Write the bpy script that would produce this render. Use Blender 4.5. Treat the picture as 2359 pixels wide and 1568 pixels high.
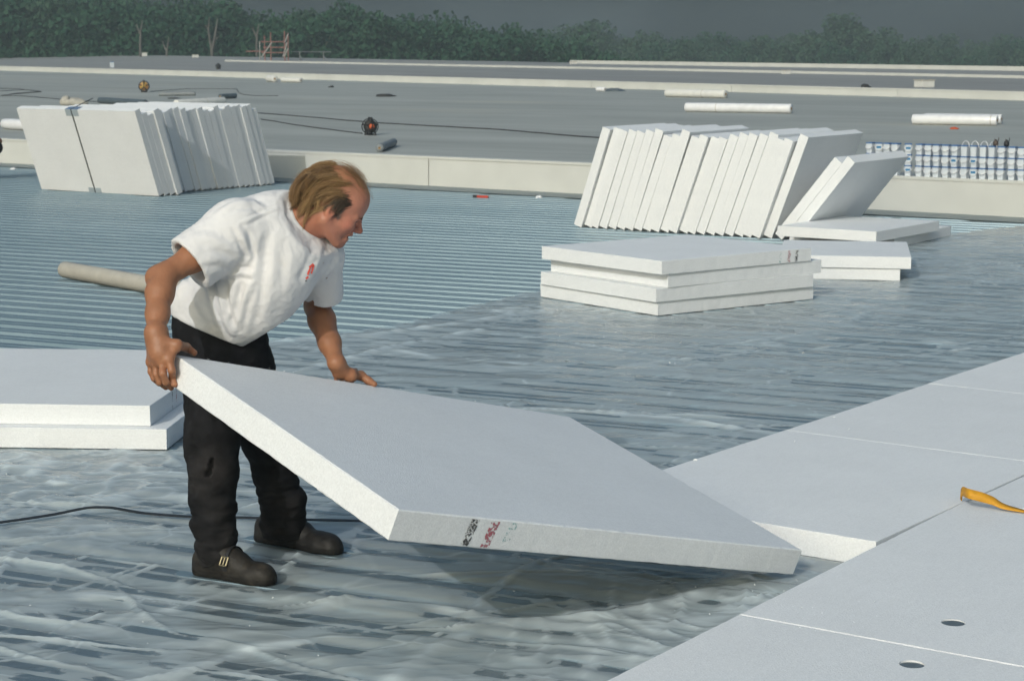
import bpy, bmesh, math, random
import numpy as np
from mathutils import Vector, Matrix
from mathutils.bvhtree import BVHTree

# ------------------------------------------------------------------ camera, sky, sun, exposure
for o in list(bpy.data.objects):
    bpy.data.objects.remove(o)
scene = bpy.context.scene
COL = scene.collection
CAM_H, CAM_F, CAM_YH = 1.9, 4450.0, 120.0
PITCH = math.atan((784 - CAM_YH) / CAM_F)
cd = bpy.data.cameras.new('camera')
cam = bpy.data.objects.new('camera', cd)
COL.objects.link(cam)
cam.location = (0, 0, CAM_H)
cam.rotation_euler = (math.pi / 2 - PITCH, 0, 0)
cd.sensor_width = 36
cd.lens = CAM_F / 2358 * 36
cd.clip_end = 6000
cd.clip_start = 0.05
cd.dof.use_dof = True
cd.dof.focus_distance = 7.2
cd.dof.aperture_fstop = 11
scene.camera = cam

SUN_AZ = np.array([-0.42, -0.907])
SUN_EL = math.radians(29)
to_sun = Vector((SUN_AZ[0] * math.cos(SUN_EL), SUN_AZ[1] * math.cos(SUN_EL), math.sin(SUN_EL))).normalized()
world = bpy.data.worlds.new('World')
scene.world = world
world.use_nodes = True
wn = world.node_tree
sky = wn.nodes.new('ShaderNodeTexSky')
sky.sky_type = 'NISHITA'
sky.sun_disc = False
sky.sun_elevation = SUN_EL
sky.sun_rotation = math.atan2(SUN_AZ[0], SUN_AZ[1])
sky.dust_density = 5.5
sky.ozone_density = 1.5
sky.air_density = 1.3
sky.altitude = 50
tint = wn.nodes.new('ShaderNodeMix'); tint.data_type = 'RGBA'; tint.blend_type = 'MULTIPLY'; tint.inputs[0].default_value = 1.0
tint.inputs[7].default_value = (0.95, 1.06, 1.05, 1.0)
wn.links.new(sky.outputs[0], tint.inputs[6])
wn.links.new(tint.outputs[2], wn.nodes['Background'].inputs[0])
wn.nodes['Background'].inputs[1].default_value = 0.15
sl = bpy.data.lights.new('sun', 'SUN')
sl.energy = 2.0
sl.angle = math.radians(0.6)
sl.color = (1.0, 0.995, 1.0)
sun = bpy.data.objects.new('sun', sl)
COL.objects.link(sun)
sun.rotation_euler = to_sun.to_track_quat('Z', 'Y').to_euler()
vs = scene.view_settings
vs.view_transform = 'Standard'
vs.look = 'None'
vs.exposure = -0.50
vs.gamma = 1.0
vs.use_curve_mapping = False
scene.cycles.max_bounces = 6
scene.cycles.diffuse_bounces = 3
scene.cycles.glossy_bounces = 2
scene.cycles.transmission_bounces = 4
scene.cycles.transparent_max_bounces = 8
scene.cycles.volume_bounces = 0
scene.cycles.use_adaptive_sampling = True
scene.cycles.adaptive_threshold = 0.03
scene.cycles.caustics_reflective = False
scene.cycles.caustics_refractive = False

rng = random.Random(7)
nrg = np.random.RandomState(11)

# ------------------------------------------------------------------ survey helpers (points on real planes)
_c, _s = math.cos(PITCH), math.sin(PITCH)
FW = np.array([0, _c, -_s]); UP = np.array([0, _s, _c]); RT = np.array([1.0, 0, 0]); OO = np.array([0, 0, CAM_H])
def ray(x, y):
    return FW + RT * (x - 1179) / CAM_F - UP * (y - 784) / CAM_F
def G(x, y, z=0.0):
    d = ray(x, y); return OO + d * ((z - CAM_H) / d[2])
def I(x, y, Y):
    d = ray(x, y); return OO + d * (Y / d[1])
def on_plane(x, y, p, n):
    d = ray(x, y); return OO + d * (((p - OO) @ n) / (d @ n))

# ------------------------------------------------------------------ object helpers
def tag(o, label=None, cat=None, group=None, kind=None):
    if label: o['label'] = label
    if cat: o['category'] = cat
    if group: o['group'] = group
    if kind: o['kind'] = kind
    return o
def link(o, parent=None):
    COL.objects.link(o)
    if parent is not None: o.parent = parent
    return o
def empty(name, loc=(0, 0, 0), rz=0.0, parent=None):
    o = bpy.data.objects.new(name, None); o.location = loc; o.rotation_euler = (0, 0, rz)
    o.empty_display_size = 0.1
    return link(o, parent)
def mesh_of(name, verts, faces, mat=None, smooth=False):
    me = bpy.data.meshes.new(name)
    me.from_pydata([tuple(map(float, v)) for v in verts], [], [tuple(map(int, f)) for f in faces])
    if smooth: me.polygons.foreach_set('use_smooth', [True] * len(me.polygons))
    if mat is not None: me.materials.append(mat)
    me.update()
    return me
def obj(name, verts, faces, mat=None, parent=None, smooth=False):
    return link(bpy.data.objects.new(name, mesh_of(name, verts, faces, mat, smooth)), parent)
def inst(name, me, parent=None, loc=None, mat4=None):
    o = bpy.data.objects.new(name, me)
    if loc is not None: o.location = loc
    if mat4 is not None: o.matrix_basis = mat4
    return link(o, parent)
class MB:
    """collects simple solids into one mesh"""
    def __init__(s): s.v = []; s.f = []
    def add(s, v, f):
        k = len(s.v); s.v += [tuple(map(float, p)) for p in v]; s.f += [tuple(i + k for i in q) for q in f]; return s
    def box(s, c, sz, M=None):
        x, y, z = [k / 2 for k in sz]
        v = [(-x, -y, -z), (x, -y, -z), (x, y, -z), (-x, y, -z), (-x, -y, z), (x, -y, z), (x, y, z), (-x, y, z)]
        if M is not None: v = [M @ Vector(p) for p in v]
        v = [(p[0] + c[0], p[1] + c[1], p[2] + c[2]) for p in v]
        return s.add(v, [(3, 2, 1, 0), (4, 5, 6, 7), (0, 1, 5, 4), (1, 2, 6, 5), (2, 3, 7, 6), (3, 0, 4, 7)])
    def tube(s, pts, r, n=8, cap=True):
        pts = [Vector(p) for p in pts]; rs = r if hasattr(r, '__len__') else [r] * len(pts)
        rings = []; prev = None
        for i, p in enumerate(pts):
            t = (pts[min(i + 1, len(pts) - 1)] - pts[max(i - 1, 0)]).normalized()
            a = prev if prev is not None else (Vector((0, 0, 1)) if abs(t.z) < .9 else Vector((1, 0, 0)))
            a = (a - t * a.dot(t)).normalized(); prev = a; b = t.cross(a)
            rings.append([p + (a * math.cos(2 * math.pi * k / n) + b * math.sin(2 * math.pi * k / n)) * rs[i] for k in range(n)])
        v = [q for rg in rings for q in rg]; f = []
        for i in range(len(pts) - 1):
            for k in range(n):
                f.append((i * n + k, i * n + (k + 1) % n, (i + 1) * n + (k + 1) % n, (i + 1) * n + k))
        if cap:
            f.append(tuple(range(n - 1, -1, -1))); f.append(tuple(range((len(pts) - 1) * n, len(pts) * n)))
        return s.add(v, f)
    def lathe(s, prof, c, ax, n=20):
        ax = Vector(ax).normalized(); a = (Vector((0, 0, 1)) if abs(ax.z) < .9 else Vector((1, 0, 0)))
        a = (a - ax * a.dot(ax)).normalized(); b = ax.cross(a); c = Vector(c)
        v = []; f = []
        for (h, r) in prof:
            for k in range(n):
                t = 2 * math.pi * k / n
                v.append(c + ax * h + (a * math.cos(t) + b * math.sin(t)) * r)
        for i in range(len(prof) - 1):
            for k in range(n):
                f.append((i * n + k, i * n + (k + 1) % n, (i + 1) * n + (k + 1) % n, (i + 1) * n + k))
        return s.add(v, f)
    def build(s, name, mat, parent=None, smooth=False): return obj(name, s.v, s.f, mat, parent, smooth)
    def mesh(s, name, mat, smooth=False): return mesh_of(name, s.v, s.f, mat, smooth)

# ------------------------------------------------------------------ numpy noise
def _hash(ix, iy, iz, seed):
    h = (ix.astype(np.int64) * 374761393 + iy.astype(np.int64) * 668265263 + iz.astype(np.int64) * 2147483647 + seed * 974634777) & 0xffffffff
    h = ((h ^ (h >> 13)) * 1274126177) & 0xffffffff
    h = h ^ (h >> 16)
    return (h & 0xffffff) / float(0xffffff)
def vnoise(x, y, z=None, seed=0):
    if z is None: z = np.zeros_like(x)
    ix, iy, iz = np.floor(x), np.floor(y), np.floor(z)
    fx, fy, fz = x - ix, y - iy, z - iz
    fx = fx * fx * (3 - 2 * fx); fy = fy * fy * (3 - 2 * fy); fz = fz * fz * (3 - 2 * fz)
    r = 0
    for a in (0, 1):
        for b in (0, 1):
            for c in ((0, 1) if np.any(fz) else (0,)):
                w = (fx if a else 1 - fx) * (fy if b else 1 - fy) * (fz if c else 1 - fz)
                r = r + w * _hash(ix + a, iy + b, iz + c, seed)
    return r * 2 - 1
def fbm(x, y, z=None, oct=4, seed=0):
    r = 0; a = 1.0; t = 0
    for o in range(oct):
        r = r + a * vnoise(x, y, z, seed + o * 17); t += a
        x = x * 2.03 + 3.1; y = y * 2.03 - 1.7; a *= .5
        if z is not None: z = z * 2.03 + 5.3
    return r / t

# ------------------------------------------------------------------ materials
def new_mat(name):
    m = bpy.data.materials.new(name); m.use_nodes = True
    return m, m.node_tree, m.node_tree.nodes['Principled BSDF']
def rgb(c): return (c[0], c[1], c[2], 1.0)
def mat(name, color, rough=.6, metal=0.0, var=.12, scale=6.0, bump=0.0, bscale=60.0, coord='Object', spec=.4, color2=None, detail=5):
    m, nt, b = new_mat(name)
    tc = nt.nodes.new('ShaderNodeTexCoord')
    nz = nt.nodes.new('ShaderNodeTexNoise'); nz.inputs['Scale'].default_value = scale; nz.inputs['Detail'].default_value = detail
    nt.links.new(tc.outputs[coord], nz.inputs['Vector'])
    mx = nt.nodes.new('ShaderNodeMix'); mx.data_type = 'RGBA'
    c2 = color2 if color2 else tuple(k * (1 + var) for k in color)
    c1 = color if color2 else tuple(k * (1 - var) for k in color)
    mx.inputs[6].default_value = rgb(c1); mx.inputs[7].default_value = rgb(c2)
    mr = nt.nodes.new('ShaderNodeMapRange'); mr.inputs[1].default_value = .3; mr.inputs[2].default_value = .7
    nt.links.new(nz.outputs['Fac'], mr.inputs[0]); nt.links.new(mr.outputs[0], mx.inputs[0])
    nt.links.new(mx.outputs[2], b.inputs['Base Color'])
    b.inputs['Roughness'].default_value = rough; b.inputs['Metallic'].default_value = metal
    b.inputs['Specular IOR Level'].default_value = spec
    if bump:
        n2 = nt.nodes.new('ShaderNodeTexNoise'); n2.inputs['Scale'].default_value = bscale; n2.inputs['Detail'].default_value = 4
        nt.links.new(tc.outputs[coord], n2.inputs['Vector'])
        bp = nt.nodes.new('ShaderNodeBump'); bp.inputs['Strength'].default_value = bump; bp.inputs['Distance'].default_value = .01
        nt.links.new(n2.outputs['Fac'], bp.inputs['Height']); nt.links.new(bp.outputs[0], b.inputs['Normal'])
    return m
def eps_material(name):
    """white bead foam: fine bead grain, faint hot-wire lines on the cut faces, faint smudges"""
    m, nt, b = new_mat(name)
    N = nt.nodes.new; L = nt.links.new
    tc = N('ShaderNodeTexCoord')
    vo = N('ShaderNodeTexVoronoi'); vo.inputs['Scale'].default_value = 170
    L(tc.outputs['Object'], vo.inputs['Vector'])
    wv = N('ShaderNodeTexNoise'); wv.inputs['Scale'].default_value = 1.0; wv.inputs['Detail'].default_value = 1
    mp = N('ShaderNodeMapping'); mp.inputs['Scale'].default_value = (1.2, 60, 90)
    L(tc.outputs['Object'], mp.inputs['Vector']); L(mp.outputs[0], wv.inputs['Vector'])
    sm = N('ShaderNodeTexNoise'); sm.inputs['Scale'].default_value = 2.3; sm.inputs['Detail'].default_value = 3; sm.inputs['Roughness'].default_value = .65
    L(tc.outputs['Object'], sm.inputs['Vector'])
    oi = N('ShaderNodeObjectInfo')
    # colour = white * (bead grain) * (lines) * (smudge) * (board tone)
    def rangeto(src, a, b_, lo, hi):
        r = N('ShaderNodeMapRange'); r.inputs[1].default_value = a; r.inputs[2].default_value = b_
        r.inputs[3].default_value = lo; r.inputs[4].default_value = hi; L(src, r.inputs[0]); return r.outputs[0]
    def mul(a, b_):
        q = N('ShaderNodeMath'); q.operation = 'MULTIPLY'; L(a, q.inputs[0]); L(b_, q.inputs[1]); return q.outputs[0]
    sep = N('ShaderNodeSeparateColor'); L(vo.outputs['Color'], sep.inputs[0])
    v = mul(rangeto(sep.outputs[0], 0, 1, .93, 1.02), rangeto(wv.outputs['Fac'], .35, .65, .993, 1.007))
    v = mul(v, rangeto(sm.outputs['Fac'], .3, .7, .955, 1.01))
    v = mul(v, rangeto(oi.outputs['Random'], 0, 1, .975, 1.0))
    sp = N('ShaderNodeTexVoronoi'); sp.inputs['Scale'].default_value = 2.1; L(tc.outputs['Object'], sp.inputs['Vector'])
    v = mul(v, rangeto(sp.outputs['Distance'], .016, .040, .90, 1.0))
    cc = N('ShaderNodeCombineColor')
    for k, c in enumerate((.82, .84, .855)):
        q = N('ShaderNodeMath'); q.operation = 'MULTIPLY'; q.inputs[1].default_value = c; L(v, q.inputs[0]); L(q.outputs[0], cc.inputs[k])
    L(cc.outputs[0], b.inputs['Base Color'])
    b.inputs['Roughness'].default_value = .55; b.inputs['Specular IOR Level'].default_value = .25
    ad = N('ShaderNodeMath'); ad.operation = 'MULTIPLY_ADD'; ad.inputs[1].default_value = .22
    L(wv.outputs['Fac'], ad.inputs[0]); L(vo.outputs['Distance'], ad.inputs[2])
    bp = N('ShaderNodeBump'); bp.inputs['Strength'].default_value = .2; bp.inputs['Distance'].default_value = .004
    L(ad.outputs[0], bp.inputs['Height']); L(bp.outputs[0], b.inputs['Normal'])
    return m
M_eps = eps_material('expanded_polystyrene')
M_parapet = mat('cream_coated_panel', (.585, .595, .565), .55, var=.06, scale=1.5, bump=.05, bscale=20)
M_joint = mat('joint_backing', (.25, .21, .12), .8)  # plain brown of the backing strip between the upstand panels
M_flash = mat('zinc_flashing', (.20, .24, .25), .5, metal=.2, var=.1, scale=3)
M_whiteplastic = mat('white_plastic_wrap', (.75, .76, .78), .22, var=.06, scale=8, bump=.15, bscale=25, spec=.6)
M_whitefleece = mat('white_roll', (.66, .66, .63), .6, var=.06, scale=8)
M_greyroll = mat('grey_membrane_roll', (.20, .22, .23), .6, var=.12, scale=10)
M_darkroll = mat('dark_membrane_roll', (.075, .10, .12), .5, var=.15, scale=10)
M_core = mat('cardboard_core', (.36, .24, .12), .8)
M_black = mat('black_rubber', (.018, .018, .02), .55, var=.2, scale=20)
M_cable = mat('dusty_black_cable', (.035, .032, .03), .6, var=.3, scale=4)
M_orange = mat('orange_plastic', (.55, .10, .025), .45)
M_red = mat('red_plastic', (.50, .05, .03), .4)
M_yellow = mat('yellow_strap_webbing', (.62, .30, .018), .6, var=.12, scale=30, bump=.2, bscale=300)
M_bucket = mat('white_bucket_plastic', (.62, .67, .72), .4, var=.05, scale=8)
M_lid = mat('blue_bucket_lid', (.06, .17, .40), .45, var=.15, scale=12)
M_sticker = mat('blue_sticker', (.02, .17, .36), .5)
M_steelgrey = mat('grey_steel', (.28, .28, .28), .45, metal=.5)
M_redsteel = mat('red_scaffold_paint', (.22, .10, .085), .6)
M_kraft = mat('beige_fabric', (.42, .40, .35), .8, var=.15, scale=8, bump=.3, bscale=30)
M_pipe = mat('beige_roll_sleeve', (.42, .40, .35), .7, var=.07, scale=12)
M_strapblk = mat('black_strap', (.02, .022, .024), .4, var=.2, scale=20)

def deck_material():
    m, nt, b = new_mat('coated_steel_deck')
    N = nt.nodes.new; L = nt.links.new
    tc = N('ShaderNodeTexCoord'); oi = N('ShaderNodeObjectInfo')
    nz = N('ShaderNodeTexNoise'); nz.inputs['Scale'].default_value = 1.0; nz.inputs['Detail'].default_value = 6
    mp = N('ShaderNodeMapping'); mp.inputs['Scale'].default_value = (.35, 4.0, 4.0); mp.inputs['Rotation'].default_value = (0, 0, 0)
    L(tc.outputs['Object'], mp.inputs['Vector']); L(mp.outputs[0], nz.inputs['Vector'])
    ramp = N('ShaderNodeMix'); ramp.data_type = 'RGBA'
    ramp.inputs[6].default_value = rgb((.195, .275, .322)); ramp.inputs[7].default_value = rgb((.265, .352, .398))
    ad = N('ShaderNodeMath'); ad.operation = 'MULTIPLY_ADD'; ad.inputs[1].default_value = .45
    L(oi.outputs['Random'], ad.inputs[0])
    mr = N('ShaderNodeMapRange'); mr.inputs[1].default_value = .35; mr.inputs[2].default_value = .65; mr.inputs[3].default_value = 0; mr.inputs[4].default_value = .55
    L(nz.outputs['Fac'], mr.inputs[0]); L(mr.outputs[0], ad.inputs[2]); L(ad.outputs[0], ramp.inputs[0])
    L(ramp.outputs[2], b.inputs['Base Color'])
    b.inputs['Metallic'].default_value = .55
    r2 = N('ShaderNodeMapRange'); r2.inputs[3].default_value = .34; r2.inputs[4].default_value = .48
    L(nz.outputs['Fac'], r2.inputs[0]); L(r2.outputs[0], b.inputs['Roughness'])
    return m
M_deck = deck_material()

def membrane_material(name, col, seam_dir):
    m, nt, b = new_mat(name)
    N = nt.nodes.new; L = nt.links.new
    tc = N('ShaderNodeTexCoord')
    mp = N('ShaderNodeMapping'); mp.inputs['Rotation'].default_value = (0, 0, -seam_dir)
    L(tc.outputs['Object'], mp.inputs['Vector'])
    sx = N('ShaderNodeSeparateXYZ'); L(mp.outputs[0], sx.inputs[0])
    # lap seams every 1.9 m (thin line) and a tone for each strip
    dv = N('ShaderNodeMath'); dv.operation = 'DIVIDE'; dv.inputs[1].default_value = 1.9; L(sx.outputs[1], dv.inputs[0])
    fl = N('ShaderNodeMath'); fl.operation = 'FLOOR'; L(dv.outputs[0], fl.inputs[0])
    wn_ = N('ShaderNodeTexWhiteNoise'); wn_.noise_dimensions = '1D'; L(fl.outputs[0], wn_.inputs['W'])
    fr = N('ShaderNodeMath'); fr.operation = 'FRACT'; L(dv.outputs[0], fr.inputs[0])
    ls = N('ShaderNodeMath'); ls.operation = 'LESS_THAN'; ls.inputs[1].default_value = .03; L(fr.outputs[0], ls.inputs[0])
    st = N('ShaderNodeMapping'); st.inputs['Scale'].default_value = (.25, 1.1, 1); L(mp.outputs[0], st.inputs['Vector'])
    nz = N('ShaderNodeTexNoise'); nz.inputs['Scale'].default_value = .8; nz.inputs['Detail'].default_value = 7; nz.inputs['Roughness'].default_value = .62
    L(st.outputs[0], nz.inputs['Vector'])
    a = N('ShaderNodeMapRange'); a.inputs[1].default_value = .3; a.inputs[2].default_value = .7; a.inputs[3].default_value = .86; a.inputs[4].default_value = 1.14
    L(nz.outputs['Fac'], a.inputs[0])
    bq = N('ShaderNodeMapRange'); bq.inputs[3].default_value = .95; bq.inputs[4].default_value = 1.05; L(wn_.outputs[0], bq.inputs[0])
    cq = N('ShaderNodeMapRange'); cq.inputs[3].default_value = 1; cq.inputs[4].default_value = .86; L(ls.outputs[0], cq.inputs[0])
    m1 = N('ShaderNodeMath'); m1.operation = 'MULTIPLY'; L(a.outputs[0], m1.inputs[0]); L(bq.outputs[0], m1.inputs[1])
    m2 = N('ShaderNodeMath'); m2.operation = 'MULTIPLY'; L(m1.outputs[0], m2.inputs[0]); L(cq.outputs[0], m2.inputs[1])
    # sandy residue patches
    n3 = N('ShaderNodeTexNoise'); n3.inputs['Scale'].default_value = .55; n3.inputs['Detail'].default_value = 5; L(st.outputs[0], n3.inputs['Vector'])
    d3 = N('ShaderNodeMapRange'); d3.inputs[1].default_value = .6; d3.inputs[2].default_value = .72; d3.inputs[3].default_value = 0; d3.inputs[4].default_value = .45
    L(n3.outputs['Fac'], d3.inputs[0])
    mx = N('ShaderNodeMix'); mx.data_type = 'RGBA'; mx.inputs[6].default_value = rgb(col); mx.inputs[7].default_value = rgb((col[0] * 1.25, col[1] * 1.12, col[2] * .92))
    L(d3.outputs[0], mx.inputs[0])
    vm = N('ShaderNodeVectorMath'); vm.operation = 'SCALE'; L(mx.outputs[2], vm.inputs[0]); L(m2.outputs[0], vm.inputs['Scale'])
    L(vm.outputs[0], b.inputs['Base Color'])
    b.inputs['Roughness'].default_value = .62; b.inputs['Specular IOR Level'].default_value = .3
    return m

# ------------------------------------------------------------------ setting: ground, sky, roofs
M_ground = mat('field_ground', (.07, .085, .04), .9, var=.3, scale=.05)
tag(obj('ground', [(-3000, -3000, -9), (3000, -3000, -9), (3000, 3000, -9), (-3000, 3000, -9)], [(0, 1, 2, 3)], M_ground), kind='structure')

def build_sky():
    M = mat('storm_cloud', (.044, .058, .073), 1.0, var=.14, scale=.004, spec=0.0)
    nu, nv = 220, 26
    v = []; f = []
    az = np.linspace(math.radians(-125), math.radians(125), nu)
    hz = np.linspace(-60, 420, nv)
    A, H = np.meshgrid(az, hz, indexing='ij')
    n = fbm(A * 6, H * .006, oct=4, seed=5)
    n2 = fbm(A * 20, H * .02, oct=3, seed=9)
    top = (H / 420).clip(0, 1)
    Rr = 1900 + n * 110 + n2 * 40 - 260 * top ** 3 * 0 + top ** 2 * 150
    Z = H * (1 + .25 * n)
    P = np.stack([np.sin(A) * Rr, np.cos(A) * Rr, Z], -1).reshape(-1, 3)
    for i in range(nu - 1):
        for j in range(nv - 1):
            a = i * nv + j; f.append((a, a + nv, a + nv + 1, a + 1))
    # rounded back so the bank has depth
    k = len(P); back = np.stack([np.sin(az) * 2500, np.cos(az) * 2500, np.full(nu, 380.0)], -1)
    base = np.stack([np.sin(az) * 2600, np.cos(az) * 2600, np.full(nu, -60.0)], -1)
    P = np.concatenate([P, back, base])
    for i in range(nu - 1):
        a = i * nv + nv - 1; f.append((a, a + nv, k + i + 1, k + i)); f.append((k + i, k + i + 1, k + nu + i + 1, k + nu + i))
    tag(obj('sky', P, f, M, smooth=True), kind='structure')
build_sky()

# roof geometry: near bay = bare steel deck at z=0, then an upstand and gently rising finished bays
P1A = G(2358, 505)[:2]; P1B = G(0, 378)[:2]
T1 = (P1A - P1B) / np.linalg.norm(P1A - P1B)
N1 = np.array([-T1[1], T1[0]])
if N1[1] < 0: N1 = -N1
PAR_H = .43
class Slope:
    def __init__(s, p, n, z0, k): s.p, s.n, s.z0, s.k = np.array(p[:2]), np.array(n[:2]), z0, k
    def z(s, q): return s.z0 + s.k * ((np.array(q[:2]) - s.p) @ s.n)
    def at(s, x, y, dz=0.0):
        d = ray(x, y)
        t = (s.z0 + dz - s.k * (s.p @ s.n) - CAM_H) / (d[2] - s.k * (d[:2] @ s.n)); return OO + d * t
ROOF_A = Slope(P1A, N1, PAR_H - .02, .020)
q2a, q2b = ROOF_A.at(2358, 232), ROOF_A.at(0, 163)
T2 = (q2a - q2b)[:2]; T2 /= np.linalg.norm(T2); N2 = np.array([-T2[1], T2[0]])
if N2[1] < 0: N2 = -N2
PAR2_H = .19
z2 = .5 * (ROOF_A.z(q2a) + ROOF_A.z(q2b)) 
ROOF_B = Slope(q2a, N2, ROOF_A.z(q2a) + PAR2_H - .012, .030)
q3a, q3b = ROOF_B.at(2358, 181), ROOF_B.at(518, 142)
q4a, q4b = ROOF_B.at(2358, 163), ROOF_B.at(0, 122)
print('par2', q2a, q2b, 'par3', q3a, q3b, 'far', q4a, q4b)
def along(p, d, t): return np.array([p[0] + d[0] * t, p[1] + d[1] * t])
def dirn(a, b):
    d = (a - b)[:2]; return d / np.linalg.norm(d)
def roof_solid(name, quad, slope, mat_):
    top = [(q[0], q[1], slope.z(q)) for q in quad]; bot = [(q[0], q[1], -8.9) for q in quad]
    o = obj(name, top + bot, [(0, 1, 2, 3), (7, 6, 5, 4)] + [(i, i + 4, (i + 1) % 4 + 4, (i + 1) % 4) for i in range(4)], mat_)
    return tag(o, kind='structure')
a1 = math.atan2(T1[1], T1[0]); a2 = math.atan2(T2[1], T2[0])
M_memA = membrane_material('grey_roof_membrane', (.35, .365, .345), a1)
M_memB = membrane_material('grey_roof_membrane_far', (.27, .27, .262), a2)
T4 = dirn(q4a, q4b)
L1, L2, R1, R2 = along(P1B, T1, -45), along(q2b, T2, -45), along(P1A, T1, 25), along(q2a, T2, 25)
off = N1 * .16
roof_solid('roof', [L1 + off, R1 + off, R2 + N2 * .1, L2 + N2 * .1], ROOF_A, M_memA)
roof_solid('roof', [L2 + N2 * .14, R2 + N2 * .14, along(q4a, T4, 25), along(q4b, T4, -45)], ROOF_B, M_memB)

def upstand(name, a, b, h, slope, joints, label, group=None, thick=.16, mat_=M_parapet, cap=True, base_drop=.3, nrm=None):
    """white faced upstand wall between two roof bays: one panel between every two joints, plus a capping"""
    a, b = np.array(a[:2]), np.array(b[:2]); t = (b - a) / np.linalg.norm(b - a); n = np.array([-t[1], t[0]])
    if n[1] < 0: n = -n
    zt = lambda q: (slope.z(q) if slope else 0.0) + h
    root = empty(name, (a[0], a[1], 0)); tag(root, label, 'upstand', group)
    O = np.array([a[0], a[1], 0])
    for i in range(len(joints) - 1):
        p, q = a + t * (joints[i] + .007), a + t * (joints[i + 1] - .007)
        jig = n * rng.uniform(-.004, .004)
        mb = MB(); v = []
        for (pt) in (p, q):
            for (off_, zz) in ((jig, zt(pt) - h - base_drop), (jig, zt(pt)), (n * thick, zt(pt)), (n * thick, zt(pt) - h - base_drop)):
                v.append(np.array([pt[0] + off_[0], pt[1] + off_[1], zz]) - O)
        mb.add(v, [(0, 1, 5, 4), (1, 2, 6, 5), (2, 3, 7, 6), (3, 2, 1, 0), (4, 5, 6, 7)])
        mb.build('panel', mat_, root)
    # dark backing seen in the joints
    p, q = a + t * joints[0] + n * .03, a + t * joints[-1] + n * .03
    mb = MB(); v = []
    for pt in (p, q):
        for (off_, zz) in ((n * 0, zt(pt) - h - base_drop), (n * 0, zt(pt) - .01), (n * (thick - .06), zt(pt) - .01), (n * (thick - .06), zt(pt) - h - base_drop)):
            v.append(np.array([pt[0] + off_[0], pt[1] + off_[1], zz]) - O)
    mb.add(v, [(0, 1, 5, 4), (1, 2, 6, 5), (2, 3, 7, 6), (3, 2, 1, 0), (4, 5, 6, 7)]).build('backing', M_joint, root)
    if cap:
        p, q = a + t * joints[0], a + t * joints[-1]; mb = MB(); v = []
        for pt in (p, q):
            for (off_, zz) in ((-n * .014, zt(pt) - .028), (-n * .014, zt(pt) + .006), (n * (thick + .01), zt(pt) + .006), (n * (thick + .01), zt(pt) - .01)):
                v.append(np.array([pt[0] + off_[0], pt[1] + off_[1], zz]) - O)
        mb.add(v, [(0, 1, 5, 4), (1, 2, 6, 5), (2, 3, 7, 6), (3, 2, 1, 0), (4, 5, 6, 7), (0, 4, 7, 3)]).build('capping', mat_, root)
    return root
def s_of(p, a, t): return float((np.array(p[:2]) - np.array(a[:2])) @ t)
A1 = along(P1B, T1, -40)
j0 = s_of(G(978, 432), A1, T1)
js = [j0 + 6.0 * k for k in range(-9, 5)]
js = [j for j in js if j > 0]; js = [0] + js
upstand('upstand_wall', A1, along(P1A, T1, 20), PAR_H, None, js, 'cream faced upstand wall along the far edge of the bare steel deck', 'upstand walls', base_drop=.12)
A2 = along(q2b, T2, -30)
j0 = s_of(ROOF_A.at(1655 / 2359 * 862 + 705, 205), A2, T2)
js = [0] + [j for j in (j0 + 5.55 * k for k in range(-18, 10)) if j > 1]
upstand('upstand_wall', A2, along(q2a, T2, 20), PAR2_H, ROOF_A, js, 'low cream upstand wall between the two grey membrane roof bays', 'upstand walls', thick=.14)
T3 = dirn(q3a, q3b)
js = [6 * k for k in range(0, 14)]
upstand('upstand_strip', q3b, along(q3a, T3, 20), .075, ROOF_B, [0] + [6.2 * k for k in range(1, 12)], 'thin pale upstand strip crossing the farthest grey roof bay', 'upstand walls', thick=.12, cap=False)
q4m = ROOF_B.at(1312, 147)
upstand('edge_kerb', q4m, along(q4a, T4, 15), .13, ROOF_B, [0] + [5 * k for k in range(1, 10)], 'pale kerb along the far roof edge in front of the trees', 'upstand walls', thick=.12, cap=False)

# zinc flashing at the foot of the near upstand
mb = MB(); w = .55
for (p, q) in ((along(P1B, T1, -40), along(P1A, T1, 20)),):
    v = [(*(p - N1 * w), .014), (*(q - N1 * w), .014), (*(q + N1 * .01), .02), (*(p + N1 * .01), .02)]
    v += [(x, y, z - .006) for (x, y, z) in v]
    mb.add(v, [(0, 1, 2, 3), (7, 6, 5, 4), (0, 4, 5, 1)])
tag(mb.build('flashing', M_flash), 'grey sheet metal flashing strip at the foot of the near upstand wall', 'flashing')

# ------------------------------------------------------------------ trapezoidal steel deck, laid in sheets
RID = math.radians(25.5)
DU = np.array([math.cos(RID), -math.sin(RID)])     # along the ribs
DN = np.array([math.sin(RID), math.cos(RID)])      # across the ribs, away from the camera
PIT = .28
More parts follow.
